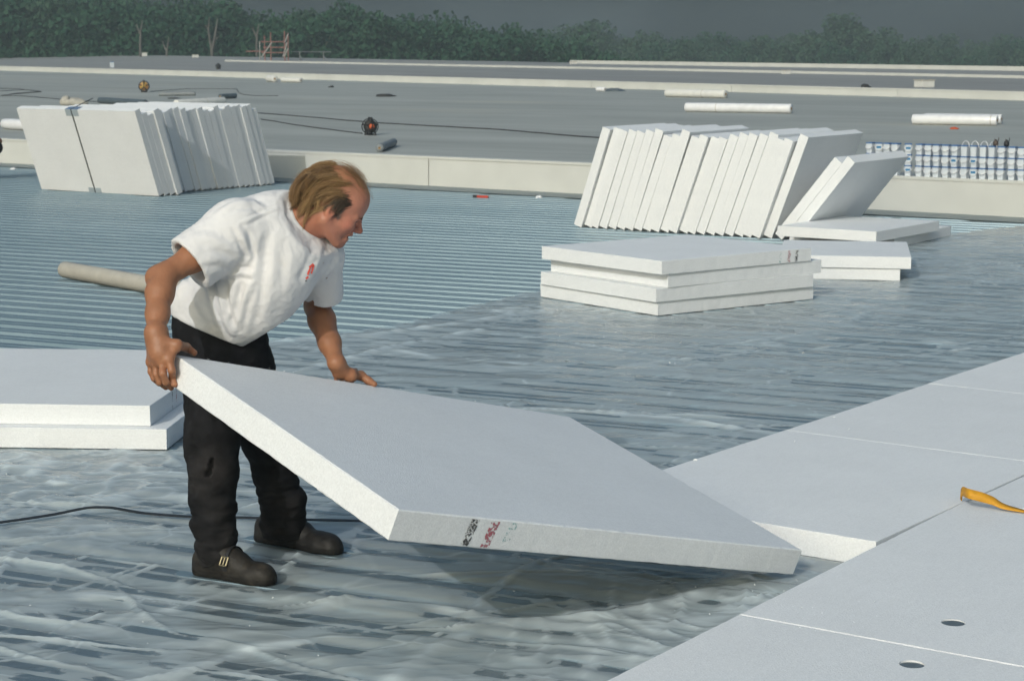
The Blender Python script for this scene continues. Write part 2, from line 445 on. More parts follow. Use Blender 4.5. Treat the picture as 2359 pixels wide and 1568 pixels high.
# profile across one rib (0..PIT): flange 0-.156 with a stiffening groove, web, trough, web
PROF = [(0, 0), (.066, 0), (.073, -.012), (.085, -.012), (.092, 0), (.156, 0), (.190, -.09), (.246, -.09), (.28, 0)]
def deck_z(n):
    x = np.mod(n, PIT)
    return np.interp(x, [p[0] for p in PROF], [p[1] for p in PROF])
def build_deck():
    root = empty('steel_deck'); tag(root, kind='structure')
    ribs = 4
    prof = []
    for r in range(ribs):
        for p in PROF[:-1]: prof.append((r * PIT + p[0], p[1]))
    prof.append((ribs * PIT, 0)); prof.append((ribs * PIT + .03, .0015))
    for i in range(-6, 39):
        n0 = i * ribs * PIT
        v = []; f = []
        us = (-46, 46)
        z = .0008 * (i % 2)
        for u in us:
            for (p, h) in prof:
                q = DU * u + DN * (n0 + p); v.append((q[0], q[1], h))
        k = len(prof)
        for a in range(k - 1): f.append((a, k + a, k + a + 1, a + 1))
        obj('deck_sheet', v, f, M_deck, root)
build_deck()
# structural sheet under the troughs
q = [DU * u + DN * n for u, n in ((-46, -6), (46, -6), (46, 45), (-46, 45))]
tag(obj('roof', [(p[0], p[1], -.12) for p in q] + [(p[0], p[1], -8.9) for p in q], [(3, 2, 1, 0)[::-1], (4, 5, 6, 7)[::-1]] + [(i, i + 4, (i + 1) % 4 + 4, (i + 1) % 4) for i in range(4)], M_flash), kind='structure')

# ------------------------------------------------------------------ insulation boards
T = .10
def board_mesh(L, W, t=T, seg=.05, jit=.0012, ch=.004, seed=0, name='board'):
    r = random.Random(seed)
    per = []
    def side(p, q, n):
        for k in range(n): per.append((p[0] + (q[0] - p[0]) * k / n, p[1] + (q[1] - p[1]) * k / n))
    nx, ny = max(2, int(L / seg)), max(2, int(W / seg))
    side((0, 0), (L, 0), nx); side((L, 0), (L, W), ny); side((L, W), (0, W), nx); side((0, W), (0, 0), ny)
    n = len(per); v = []; cx, cy = L / 2, W / 2
    def inset(p, c): return (p[0] + (c if p[0] < cx - L / 2 + 1e-6 else (-c if p[0] > L - 1e-6 else 0)), p[1] + (c if p[1] < 1e-6 else (-c if p[1] > W - 1e-6 else 0)))
    for lvl, c, z in ((0, ch, 0), (1, 0, ch), (2, 0, t - ch), (3, ch, t)):
        for p in per:
            e = ch * (1 + r.uniform(-.4, .9)) if (c and r.random() < .5) else c
            if c and r.random() < .03: e = ch * r.uniform(2, 3.5)
            q = inset(p, e)
            zz = z + (r.uniform(-jit, jit) * .5 if lvl in (1, 2) else 0)
            v.append((q[0] + (r.uniform(-jit, jit) * .4 if lvl in (1, 2) else 0), q[1] + (r.uniform(-jit, jit) * .4 if lvl in (1, 2) else 0), zz))
    f = [tuple(range(n - 1, -1, -1)), tuple(range(3 * n, 4 * n))]
    for a in range(3):
        for k in range(n): f.append((a * n + k, a * n + (k + 1) % n, (a + 1) * n + (k + 1) % n, (a + 1) * n + k))
    return mesh_of(name, v, f, M_eps)
def frame(o, u, v):
    u = Vector(u).normalized(); v = Vector(v); v = (v - u * v.dot(u)).normalized(); w = u.cross(v)
    M = Matrix((u, v, w)).transposed().to_4x4(); M.translation = Vector(o); return M
def flat_board(o, deg, L, W, z, label, group=None, seed=0, seg=.05, jit=.0012, me=None, tilt=0, ch=.002):
    a = math.radians(deg)
    me = me or board_mesh(L, W, seed=seed, seg=seg, jit=jit, ch=ch)
    ob = inst('insulation_board', me, mat4=frame((o[0], o[1], z), (math.cos(a), math.sin(a), tilt), (-math.sin(a), math.cos(a), 0)))
    return tag(ob, label, 'insulation board', group)

# the board being carried (frame fitted: F corner, u towards A, v towards R)
HB_F = np.array([-.331, 5.526, .575]); HB_u = np.array([-.622, .748, .232]); HB_v = np.array([.71, .664, -.236]); HB_n = np.array([.331, -.018, .944])
HB_L, HB_W = 1.316, 1.95
held = inst('insulation_board', board_mesh(HB_W, HB_L, seed=3, seg=.025, jit=.001), mat4=frame(HB_F - HB_n * T, HB_v, HB_u))
tag(held, 'tilted white foam board held by the bending man, coloured ink on its edge', 'insulation board')
HB_A = HB_F + HB_u * HB_L

# laid boards. near row runs at 56.6 degrees, the next row at 53.3
def laid():
    d1 = 55.3; a = math.radians(d1); u = np.array([math.cos(a), math.sin(a)]); v = np.array([u[1], -u[0]])
    P0 = G(1700, 1412, T)[:2]
    names = {}
    holes = []
    # (origin along u, across v)
    spec = [(0, 0, 1.93, 1.316, 'flat laid white foam board with one round recessed plate and yellow strap lying on it'),
            (-1.97, .004, 1.955, 1.316, 'nearer flat laid board with one round recessed plate at the wide open joint'),
            (1.945, .012, 1.94, 1.316, 'flat laid white foam board starting under the folded end of the yellow strap')]
    for k, (su, sv, L, W, lab) in enumerate(spec):
        o = P0 + u * su + v * sv
        # local x along u, local y along -v(left) -> origin on the far right corner
        dk = d1 if k < 2 else 53.6
        vk = v if k < 2 else np.array([math.sin(math.radians(53.6)), -math.cos(math.radians(53.6))])
        oo = o + vk * W + v * .006
        names[k] = flat_board(oo, dk, L, W, .002 * (k % 2), lab, 'laid boards', seed=20 + k, seg=.03, jit=.0016)
    for k, (su, sv) in enumerate(((-1.95, 1.325), (.02, 1.33), (1.98, 1.335))):
        o = P0 + u * su + v * (sv + 1.316)
        flat_board(o, d1, 1.94, 1.312, .001, 'flat laid white foam board in the outer row beyond the boards with recessed plates', 'laid boards outer row', seed=30 + k)
    d2 = 53.6; a = math.radians(d2); u2 = np.array([math.cos(a), math.sin(a)]); v2 = np.array([u2[1], -u2[0]])
    C = np.array([.3056, 7.774])
    W = 1.303
    pos = [(0, 1.705, 'flat laid white foam board with its bright notch edge beside the carried board'), (1.7062, 1.6365, 'second flat laid white foam board beyond the notch, beside the plastic sheet'),
           (3.3435, 1.95, 'third flat laid board from the notch in the row beside the plastic sheet'), (5.31, 1.95, 'farthest flat laid white foam board of the row beside the sheet')]
    for k, (su, L, lab) in enumerate(pos):
        o = C + u2 * su + v2 * (W + (.0, .004, -.006, .01)[k])
        flat_board(o, d2 + (0, .15, -.2, .1)[k], L, W, (.0, .0006, .0, .0006)[k], lab, 'laid boards', seed=40 + k, seg=.03, jit=.0016)
    return names, P0, u, v
laid_boards, LP0, LU, LV = laid()
M_plate = mat('dark_fixing_plate', (.10, .13, .15), .5, var=.15, scale=40)
# recessed fixing plates in the two near boards
def drill(ob, pts, r=.038):
    mb = MB()
    for p in pts:
        mb.lathe([(-.007, 0.0001), (-.007, r), (.3, r), (.3, 0.0001)], (p[0], p[1], T), (0, 0, 1), 24)
        lp_ = ob.matrix_basis.inverted() @ Vector((p[0], p[1], T - .0065))
        MB().lathe([(0, r * .985), (.003, r * .98), (.0035, r * .8), (.002, r * .3), (.002, 0.0001)], lp_, (0, 0, 1), 24).build('fixing_plate', M_plate, ob)
    cut = mb.build('cutter', None)
    md = ob.modifiers.new('hole', 'BOOLEAN'); md.object = cut; md.operation = 'DIFFERENCE'; md.solver = 'EXACT'
    bpy.context.view_layer.update()
    dg = bpy.context.evaluated_depsgraph_get()
    me = bpy.data.meshes.new_from_object(ob.evaluated_get(dg))
    ob.modifiers.clear(); ob.data = me
    if not me.materials: me.materials.append(M_eps)
    me.materials.clear(); me.materials.append(M_eps)
    bpy.data.objects.remove(cut)
drill(laid_boards[0], [G(2195, 1433, T)])
drill(laid_boards[1], [G(2100, 1530, T)])

# left stack of two
a = math.radians(-5)
def corner_board(FR, deg, L, W, z, label, group, seed):
    # front right corner given, width L to the left, depth W away
    aa = math.radians(deg); u = np.array([math.cos(aa), math.sin(aa)])
    o = np.array(FR[:2]) - u * L
    return flat_board(o, deg, L, W, z, label, group, seed=seed, seg=.03, jit=.0016)
b_up = corner_board(G(345, 936, 2 * T), -4.5, 1.95, 1.74, T + .004, 'upper board of the two board stack behind the man, with dark edge marks', 'two board stack', 51)
b_lo = corner_board(G(383, 990, T), -4.0, 1.95, 1.70, .003, 'lower board of the two board stack behind the man, chipped at one corner', 'two board stack', 52)

# stack of four
s4 = [((1.06, 13.93), 37.0, 1.60, 1.39, .003, 'lowest board of the four board stack, crumbled along its lower edge'),
      ((1.045, 13.90), 36.6, 1.60, 1.375, T + .004, 'second board from the bottom of the four board stack'),
      ((1.135, 13.955), 37.6, 1.60, 1.36, 2 * T + .005, 'second board from the top of the four board stack, set back and sawn'),
      ((1.083, 13.89), 37.9, 1.55, 1.385, 3 * T + .006, 'topmost board of the four board stack with small red and black marks')]
s4o = [flat_board(o, d, L, W, z, lab, 'four board stack', seed=60 + k, seg=.05, jit=.003) for k, (o, d, L, W, z, lab) in enumerate(s4)]
# pair behind the four board stack
flat_board((2.20, 16.30), -10.5, 1.07, 1.33, .003, 'lower board of the pair just behind the four board stack', 'pair behind the stack', seed=70)
flat_board((2.253, 16.264), -9.9, 1.10, 1.33, T + .004, 'upper board of the pair just behind the four board stack', 'pair behind the stack', seed=71)
# pair under the leaning boards
flat_board((2.80, 19.44), -33, 1.12, 1.55, .003, 'lower flat board jutting out beside the leaning boards near the buckets', 'pair beside leaning boards', seed=72)
flat_board((2.62, 19.02), -36, 1.06, 1.46, T + .004, 'upper flat board resting against the foot of the leaning boards near the buckets', 'pair beside leaning boards', seed=73)

# leaning piles
def pile(P, axis, lean_deg, n, h, L, step, lendir, label, group, seed, L2=None, first=None, last=None):
    """boards on edge, leaning along axis; the foot edge of each stands on the deck"""
    r = random.Random(seed); axis = np.array([axis[0], axis[1], 0.0]); lendir = np.array([lendir[0], lendir[1], 0.0]); zz = np.array([0, 0, 1.0])
    meshes = [board_mesh(L, h + dh, seed=seed + k, seg=.12, jit=.0015, ch=.0013) for k, dh in enumerate((0, .015, -.02, .03, -.035))]
    meshes2 = [board_mesh(L2, h + dh, seed=seed + 9 + k, seg=.12, jit=.0015, ch=.0013) for k, dh in enumerate((0, .015, -.02, .03, -.035))] if L2 else None
    s = 0.0; out = []
    lean0 = lean_deg
    for k in range(n):
        ln = math.radians(lean0 + r.uniform(-.5, .5) * .8)
        hd = axis * math.sin(ln) + zz * math.cos(ln)          # up the board
        td = axis * math.cos(ln) - zz * math.sin(ln)          # through the thickness
        base = np.array([P[0], P[1], 0.0]) + axis * s + lendir * (r.uniform(-.014, .014) + (.04 if r.random() < .1 else 0))
        base = base + zz * (T * math.sin(ln) + .002) 
        # frame: u = lendir, v = hd, w = u x v = +-td
        w = np.cross(lendir, hd)
        o = base if w @ td > 0 else base + td * T
        me = r.choice(meshes if (L2 is None or k >= n - 4) else meshes2)
        ob = inst('insulation_board', me, mat4=frame(o, lendir, hd))
        lab = label
        if k == 0 and first: lab = first
        if k == n - 1 and last: lab = last
        tag(ob, lab, 'insulation board', group)
        out.append(ob)
        s += T / math.cos(ln) + .001 + (r.uniform(0, .004))
        lean0 += r.uniform(-.25, .3)
    return out, s
RP0 = G(1327, 524)[:2]; RP1 = G(1790, 552)[:2]
rax = (RP1 - RP0) / np.linalg.norm(RP1 - RP0); rl = np.array([-rax[1], rax[0]])
rp, s_end = pile(RP0 - rax * .03, rax, 19, 22, 1.10, 1.32, .1, rl, 'white foam board on edge inside the leaning row near the buckets', 'leaning boards near the buckets', 100,
          first='outermost white foam board of the leaning row, on the side away from the buckets', last='last upright board of the leaning row, its broad shaded face towards the buckets')
rp2, _ = pile(RP0 + rax * (s_end + .02), rax, 39, 2, 1.06, 1.35, .1, rl, 'white foam board leaning far over at the bucket end of the leaning row', 'steeply leaning boards', 120)
LPa = G(104, 436)[:2]; LPb = G(374, 452)[:2]
ldir = (LPb - LPa) / np.linalg.norm(LPb - LPa); lax = np.array([-ldir[1], ldir[0]])
LPL = np.linalg.norm(LPb - LPa)
# leans towards the camera: feed the row from the far end
lp, s_end2 = pile(LPa + lax * 2.55, -lax, 18.5, 24, 1.17, LPL, .1, ldir, 'white foam board on edge inside the strapped leaning row in front of the upstand wall', 'strapped leaning boards', 140, L2=LPL * .875,
           first='rearmost white foam board of the strapped leaning row', last='front white foam board of the strapped row, crossed by a thin black packing strap')
front = lp[-1]

# black packing strap with grey corner guards round the front boards of the left row
def strap_on_front():
    mw = front.matrix_basis
    t = LPL * .475
    h = front.data.vertices[0].co  # unused, local frame: x along, y up the board
    hh = max(v.co.y for v in front.data.vertices)
    # which local z side faces the camera
    zc = T if (mw.to_3x3() @ Vector((0, 0, 1))).y < 0 else 0.0
    sgn = 1 if zc > 0 else -1
    root = empty('packing_strap', mw @ Vector((t, 0, zc)))
    tag(root, 'thin black packing strap with grey corner guards round the front boards of the strapped row', 'strap')
    inv = Matrix.Translation(-root.location)
    def P(x, y, z): return inv @ (mw @ Vector((x, y, z)))
    def slab(name, x0, x1, y0, y1, z0, z1, m):
        v = [P(x, y, z) for z in (z0, z1) for (x, y) in ((x0, y0), (x1, y0), (x1, y1), (x0, y1))]
        obj(name, v, [(3, 2, 1, 0), (4, 5, 6, 7), (0, 1, 5, 4), (1, 2, 6, 5), (2, 3, 7, 6), (3, 0, 4, 7)], m, root)
    z0, z1 = zc + sgn * .001, zc + sgn * .007
    slab('band', t - .009, t + .009, 0.0, hh + .006, z0, z1, M_strapblk)
    slab('band_top', t - .009, t + .009, hh + .001, hh + .008, zc - sgn * .42, z1, M_strapblk)
    M_guard = mat('grey_corner_guard', (.36, .42, .46), .5)
    M_guardblue = mat('blue_corner_guard', (.13, .2, .32), .5)
    slab('corner_guard', t - .12, t + .12, hh - .09, hh + .004, z0, zc + sgn * .005, M_guard)
    slab('corner_guard', t - .12, t + .12, hh + .0005, hh + .005, zc - sgn * .10, z0, M_guardblue)
    slab('corner_guard', t - .12, t + .12, .0, .07, z0, zc + sgn * .005, M_guard)
strap_on_front()
print('front', [[round(c, 2) for c in front.matrix_basis @ Vector((x, y, z))] for x in (0, LPL) for y in (0, 1.1) for z in (0, T)])

# ink marks on board edges (flat print)
def ink_material(name, col, dens):
    m, nt, b = new_mat(name)
    N = nt.nodes.new; L = nt.links.new
    tc = N('ShaderNodeTexCoord'); nz = N('ShaderNodeTexNoise'); nz.inputs['Scale'].default_value = 60; nz.inputs['Detail'].default_value = 3
    nz.inputs['Distortion'].default_value = 1.5
    L(tc.outputs['Object'], nz.inputs['Vector'])
    mr = N('ShaderNodeMapRange'); mr.inputs[1].default_value = dens - .05; mr.inputs[2].default_value = dens + .05
    L(nz.outputs['Fac'], mr.inputs[0]); L(mr.outputs[0], b.inputs['Alpha'])
    b.inputs['Base Color'].default_value = rgb(col); b.inputs['Roughness'].default_value = .8
    return m
INK_K = ink_material('black_marker_ink', (.07, .07, .07), .52); INK_R = ink_material('red_marker_ink', (.42, .13, .16), .52); INK_G = ink_material('green_marker_ink', (.22, .48, .48), .62)
def edge_mark(ob, x, w, m, lean=.0, y=0, y0=.006, y1=.094, face='front', name='ink_mark'):
    # front face of a board: local y=0 plane (z up the thickness)
    e = .0015
    if face == 'front': v = [(x, -e, y0), (x + w, -e, y0), (x + w + lean, -e, y1), (x + lean, -e, y1)]
    elif face == 'right':
        X = max(q.co.x for q in ob.data.vertices) + e; v = [(X, x, y0), (X, x + w, y0), (X, x + w + lean, y1), (X, x + lean, y1)]
    else: v = [(x, y, T + e), (x + w, y, T + e), (x + w + lean, y + .1, T + e), (x + lean, y + .1, T + e)]
    obj(name, v, [(0, 1, 2, 3)], m, ob)
# carried board: local x along v (F->R), so the F-R edge is the local y=0 face
edge_mark(held, .285, .034, INK_K, .012); edge_mark(held, .37, .036, INK_R, .012); edge_mark(held, .455, .03, INK_G, .01, y0=.03)
for b_, x in ((b_up, .42), (b_lo, .40)):
    edge_mark(b_, x, .012, INK_K, 0, face='right'); edge_mark(b_, x + .08, .012, INK_R, 0, face='right')
edge_mark(s4o[3], 1.29, .03, INK_R, .01); edge_mark(s4o[3], 1.37, .03, INK_K, .01); edge_mark(s4o[3], 1.2, .02, INK_G, .01)

# ------------------------------------------------------------------ plastic sheet over the deck
def film_material():
    m, nt, b = new_mat('hazy_polythene_sheet')
    N = nt.nodes.new; L = nt.links.new
    out = nt.nodes['Material Output']; nt.nodes.remove(b)
    at = N('ShaderNodeAttribute'); at.attribute_name = 'gap'
    tc = N('ShaderNodeTexCoord')
    nz = N('ShaderNodeTexNoise'); nz.inputs['Scale'].default_value = 26; nz.inputs['Detail'].default_value = 5; nz.inputs['Distortion'].default_value = .8
    L(tc.outputs['Object'], nz.inputs['Vector'])
    ad = N('ShaderNodeMath'); ad.operation = 'MULTIPLY_ADD'; ad.inputs[1].default_value = .006; ad.inputs[2].default_value = -.003
    L(nz.outputs['Fac'], ad.inputs[0])
    s = N('ShaderNodeMath'); s.operation = 'ADD'; L(at.outputs['Fac'], s.inputs[0]); L(ad.outputs[0], s.inputs[1])
    mr = N('ShaderNodeMapRange'); mr.interpolation_type = 'SMOOTHSTEP'
    mr.inputs[1].default_value = .0036; mr.inputs[2].default_value = .0058; mr.inputs[3].default_value = .07; mr.inputs[4].default_value = .42
    L(s.outputs[0], mr.inputs[0])
    lw = N('ShaderNodeLayerWeight'); lw.inputs['Blend'].default_value = .25
    fa = N('ShaderNodeMath'); fa.operation = 'MULTIPLY_ADD'; fa.inputs[1].default_value = .14
    L(lw.outputs['Facing'], fa.inputs[0]); L(mr.outputs[0], fa.inputs[2]); fa.use_clamp = True
    tr = N('ShaderNodeBsdfTransparent'); tr.inputs[0].default_value = rgb((.84, .95, 1.0))
    df = N('ShaderNodeBsdfDiffuse'); df.inputs[0].default_value = rgb((.83, .935, .97))
    tl = N('ShaderNodeBsdfTranslucent'); tl.inputs[0].default_value = rgb((.83, .935, .97))
    gl = N('ShaderNodeBsdfGlossy'); gl.inputs[0].default_value = rgb((.9, .9, .9)); gl.inputs['Roughness'].default_value = .2
    # crumpled film: faceted cells at two sizes, with sharp creases between them
    wq = N('ShaderNodeMapping'); wq.inputs['Rotation'].default_value = (0, 0, .5); wq.inputs['Scale'].default_value = (.55, 1.25, 1); L(tc.outputs['Object'], wq.inputs['Vector'])
    dn = N('ShaderNodeTexNoise'); dn.inputs['Scale'].default_value = 3.0; dn.inputs['Detail'].default_value = 2; L(wq.outputs[0], dn.inputs['Vector'])
    dm = N('ShaderNodeVectorMath'); dm.operation = 'MULTIPLY_ADD'; dm.inputs[1].default_value = (.25, .25, 0); L(dn.outputs['Color'], dm.inputs[0]); L(wq.outputs[0], dm.inputs[2])
    hs = None
    for sc_, w_ in ((4.0, 1.0), (13.0, .35)):
        vo = N('ShaderNodeTexVoronoi'); vo.inputs['Scale'].default_value = sc_; L(dm.outputs[0], vo.inputs['Vector'])
        q = N('ShaderNodeMath'); q.operation = 'MULTIPLY'; q.inputs[1].default_value = w_ / 1.0; L(vo.outputs['Distance'], q.inputs[0])
        if hs is None: hs = q
        else:
            a_ = N('ShaderNodeMath'); L(hs.outputs[0], a_.inputs[0]); L(q.outputs[0], a_.inputs[1]); hs = a_
    bp = N('ShaderNodeBump'); bp.inputs['Strength'].default_value = .22; bp.inputs['Distance'].default_value = .05; L(hs.outputs[0], bp.inputs['Height'])
    # crease whitening: folded film is milkier along the sharp edges
    ve = N('ShaderNodeTexVoronoi'); ve.feature = 'DISTANCE_TO_EDGE'; ve.inputs['Scale'].default_value = 4.0; L(dm.outputs[0], ve.inputs['Vector'])
    ce = N('ShaderNodeMapRange'); ce.inputs[1].default_value = .0; ce.inputs[2].default_value = .03; ce.inputs[3].default_value = .22; ce.inputs[4].default_value = 0; L(ve.outputs['Distance'], ce.inputs[0])
    pn = N('ShaderNodeTexNoise'); pn.inputs['Scale'].default_value = 2.2; pn.inputs['Detail'].default_value = 3; L(tc.outputs['Object'], pn.inputs['Vector'])
    pm = N('ShaderNodeMapRange'); pm.inputs[1].default_value = .45; pm.inputs[2].default_value = .65; L(pn.outputs['Fac'], pm.inputs[0])
    cm = N('ShaderNodeMath'); cm.operation = 'MULTIPLY'; L(ce.outputs[0], cm.inputs[0]); L(pm.outputs[0], cm.inputs[1])
    f2 = N('ShaderNodeMath'); f2.use_clamp = True; L(fa.outputs[0], f2.inputs[0]); L(cm.outputs[0], f2.inputs[1]); fa = f2
    a2_ = N('ShaderNodeAttribute'); a2_.attribute_name = 'fold'
    f3 = N('ShaderNodeMath'); f3.operation = 'MULTIPLY_ADD'; f3.inputs[1].default_value = .50; f3.use_clamp = True; L(a2_.outputs['Fac'], f3.inputs[0]); L(fa.outputs[0], f3.inputs[2]); fa = f3
    for nd in (df, gl, tl): L(bp.outputs[0], nd.inputs['Normal'])
    m1 = N('ShaderNodeMixShader'); m1.inputs[0].default_value = .3; L(df.outputs[0], m1.inputs[1]); L(tl.outputs[0], m1.inputs[2])
    m2 = N('ShaderNodeMixShader'); L(fa.outputs[0], m2.inputs[0]); L(tr.outputs[0], m2.inputs[1]); L(m1.outputs[0], m2.inputs[2])
    fr = N('ShaderNodeFresnel'); fr.inputs['IOR'].default_value = 1.33; L(bp.outputs[0], fr.inputs['Normal'])
    fm = N('ShaderNodeMath'); fm.operation = 'MULTIPLY'; fm.inputs[1].default_value = .8; L(fr.outputs[0], fm.inputs[0])
    m3 = N('ShaderNodeMixShader'); L(fm.outputs[0], m3.inputs[0]); L(m2.outputs[0], m3.inputs[1]); L(gl.outputs[0], m3.inputs[2])
    L(m3.outputs[0], out.inputs['Surface'])
    return m
def build_film():
    # sheet coordinates: u along the ribs, n across them
    def un(p): p = np.array(p[:2]); return np.array([p @ DU, p @ DN])
    edge = [np.array([-6.5, 10.6]), np.array([-3.6, 11.2]), G(520, 800)[:2], G(630, 786)[:2], G(900, 752)[:2], G(1080, 706)[:2], G(1200, 676)[:2], np.array([2.0, 17.3]), G(2250, 531)[:2], np.array([9.0, 24.5])]
    E_ = np.array([un(p) for p in edge])
    ns = [3.2]
    while ns[-1] < 24:
        ns.append(ns[-1] + max(.0105, .0105 * (ns[-1] / 6.0) ** 1.35))
    ns = np.array(ns)
    us = np.arange(-9.5, 2.2, .019)
    U, Nn = np.meshgrid(us, ns, indexing='ij')
    X = U * DU[0] + Nn * DN[0]; Y = U * DU[1] + Nn * DN[1]
    # far edge in n as a function of u  (edge runs left to right)
    order = np.argsort(E_[:, 0])
    ne = np.interp(us, E_[order, 0], E_[order, 1])
    ne = ne + .06 * fbm(us * 1.3, us * 0 + 2.2, oct=4, seed=3)
    # wrinkles
    wx, wy = X + .35 * fbm(X * .9, Y * .9, oct=3, seed=21), Y + .35 * fbm(X * .9, Y * .9, oct=3, seed=33)
    big = fbm(U * .55, Nn * 1.3, oct=4, seed=41)
    def creases(x, y, k, p, oct_, seed):
        return np.clip(1 - np.abs(fbm(x, y, oct=oct_, seed=seed)) * k, 0, 1) ** p
    rid2 = creases(wx * 2.6 + 9, wy * 2.0, 6, 1.2, 2, 61) * np.clip(.4 + 1.6 * fbm(X * 1.1 + 4, Y * 1.1, oct=2, seed=62), 0, 1)
    fine = creases(wx * 8, wy * 6, 4, 1.2, 2, 71)
    crink = np.zeros_like(X)                   # crumpled areas
    for (p, r, a) in ((G(150, 1085), .75, 1.0), (G(330, 1100), .6, 1.0), (G(1330, 715), .75, .9), (G(1230, 715), .55, 1.0), (G(1500, 1440), .42, 1.0), (G(1330, 1480), .4, .8), (G(1700, 850), 1.0, .35),
                      (G(1900, 720), 1.0, .4), (G(1700, 750), .7, .4), (G(200, 1200), .5, .7), (G(2150, 620), 1.2, .35), (G(1750, 1420), .4, .9), (G(760, 800), .8, .7)):
        crink = np.maximum(crink, a * np.exp(-((X - p[0]) ** 2 + ((Y - p[1]) * .8) ** 2) / r ** 2))
    # where the sheet clings to a flange (per rib, each half of the flange on its own)
    rib = np.floor(Nn / PIT); half = (np.mod(Nn, PIT) > .079) & (np.mod(Nn, PIT) < .215)
    cn = fbm(U * 1.5 + rib * 3.7, rib * 7.31 + half * 3.17, oct=3, seed=81) + .35 * big - .25 * crink
    thr = -.02 - .04 * np.clip((Y - 9) / 5, 0, 1)
    tq = np.clip((thr - cn) / .22, 0, 1); h = .008 * tq * tq * (3 - 2 * tq)
    for _ in range(3): h[:, 1:-1] = .25 * h[:, :-2] + .5 * h[:, 1:-1] + .25 * h[:, 2:]
    # long sharp folds (doubled film is milkier: kept in FO)
    FO = np.zeros_like(X)
    rr = np.random.RandomState(77)
    def fold_line(c, ang, ln, hh, w, bend):
        d = np.array([math.cos(ang), math.sin(ang)]); e = np.array([-d[1], d[0]])
        lo_u = np.searchsorted(us, (c @ DU) - ln); hi_u = np.searchsorted(us, (c @ DU) + ln); lo_n = np.searchsorted(ns, (c @ DN) - ln); hi_n = np.searchsorted(ns, (c @ DN) + ln)
        sl_ = (slice(lo_u, hi_u), slice(lo_n, hi_n)); x_, y_ = X[sl_] - c[0], Y[sl_] - c[1]
        if x_.size == 0: return
        a = x_ * d[0] + y_ * d[1]; b = x_ * e[0] + y_ * e[1] - bend * a * a - .012 * np.sin(a * 9 + c[0] * 7)
        t = np.clip(1 - (2 * a / ln) ** 2, 0, 1)
        pr_ = t * np.clip(1 - np.abs(b) / (w * (.5 + .5 * t)), 0, 1) ** 1.3
        h[sl_] += hh * pr_; FO[sl_] = np.maximum(FO[sl_], pr_ * min(1.2, hh / .012))
    for k in range(150):
        c = np.array([rr.uniform(-2.6, 1.6), rr.uniform(5.0, 9.4)]); fold_line(c, rr.choice([.5, .9, -.2, 2.3]) + rr.normal() * .3, rr.uniform(.25, 1.5), rr.uniform(.004, .013), rr.uniform(.012, .026), rr.normal() * .25)
    for k in range(120):
        c = np.array([rr.uniform(-2.0, 5.5), rr.uniform(9.4, 20.5)]); fold_line(c, rr.choice([-.35, .1, .5, -.9]) + rr.normal() * .35, rr.uniform(.3, 2.0), rr.uniform(.005, .016), rr.uniform(.014, .034), rr.normal() * .2)
    h += .004 * rid2 + .0006 * fine + crink * (.010 * rid2 + .006 * fine + .002)
    FO = np.maximum(FO, crink * (.9 * rid2 + .8 * fine + .15))
    FO = np.maximum(FO ** 1.4, .35 * rid2)
    # hand-placed folds (polyline, height, half width)
    folds = [([G(860, 925), G(1000, 932), G(1300, 945), G(1560, 968), G(1800, 1005)], .045, .05),
             ([G(640, 1420), G(800, 1385), G(1000, 1400), G(1200, 1440), G(1400, 1450)], .035, .05),
             ([G(1180, 1440), G(1400, 1420), G(1560, 1390), G(1700, 1340), G(1830, 1300)], .05, .06),
             ([G(0, 1385), G(250, 1370), G(500, 1400)], .022, .05),
             ([G(60, 1490), G(300, 1440), G(420, 1400), G(640, 1330)], .026, .045),
             ([G(340, 1568), G(560, 1500), G(760, 1470)], .03, .05),
             ([G(900, 1568), G(1000, 1500), G(1080, 1460)], .03, .05),
             ([G(640, 790), G(850, 775), G(1050, 745), G(1250, 720)], .05, .07),
             ([G(700, 850), G(900, 800), G(1100, 762)], .035, .06), ([G(860, 800), G(1010, 828), G(1200, 840), G(1500, 870)], .02, .05),
             ([G(1480, 1568), G(1650, 1470), G(1780, 1395)], .06, .06)]
    for pts, hh, w in folds:
        pts = [np.array(p[:2]) for p in pts]
        best = np.full(X.shape, 1e9); 
        for a, b in zip(pts[:-1], pts[1:]):
            ab = b - a; t = np.clip(((X - a[0]) * ab[0] + (Y - a[1]) * ab[1]) / (ab @ ab), 0, 1)
            d = np.hypot(X - a[0] - t * ab[0] + .05 * big, Y - a[1] - t * ab[1] + .03 * rid2); best = np.minimum(best, d)
        FO = np.maximum(FO, np.clip(1.15 - best / (w * 1.1), 0, 1) * np.clip(.55 + .9 * fbm(X * 5, Y * 5, oct=3, seed=95), .1, 1.1))
        h += hh * .30 * np.clip(1 - best / (w * 1.15), 0, 1) ** 1.15 * np.clip(.7 + .9 * fbm(X * 2.2, Y * 2.2, oct=3, seed=91), 0, 1.4)
    # keep the sheet smooth over the ribs: rests on flanges, sags a little over the troughs
    x = np.mod(Nn, PIT)
    trough = np.clip(np.sin((x - .156) / (PIT - .156) * math.pi), 0, 1) * (x > .156)
    ph = np.clip(h, -.02, None)
    lift = np.where(ph > 0, ph, 0) + .0016 * np.log1p(np.exp(np.clip(ph / .0016, -20, 20))) * (ph <= 0) * 0
    Z = .0022 + lift - trough * .006 * np.exp(-lift / .012) + .0004 * fine
    gap = Z - deck_z(Nn)
    # the valley groove of the flange is bridged
    keep = Nn <= (ne[:, None] + 0 * Nn)
    # drop hidden/out-of-place cells: left of the frame and right under the laid boards
    dens = (X > -4.2) & (X < 7.5)
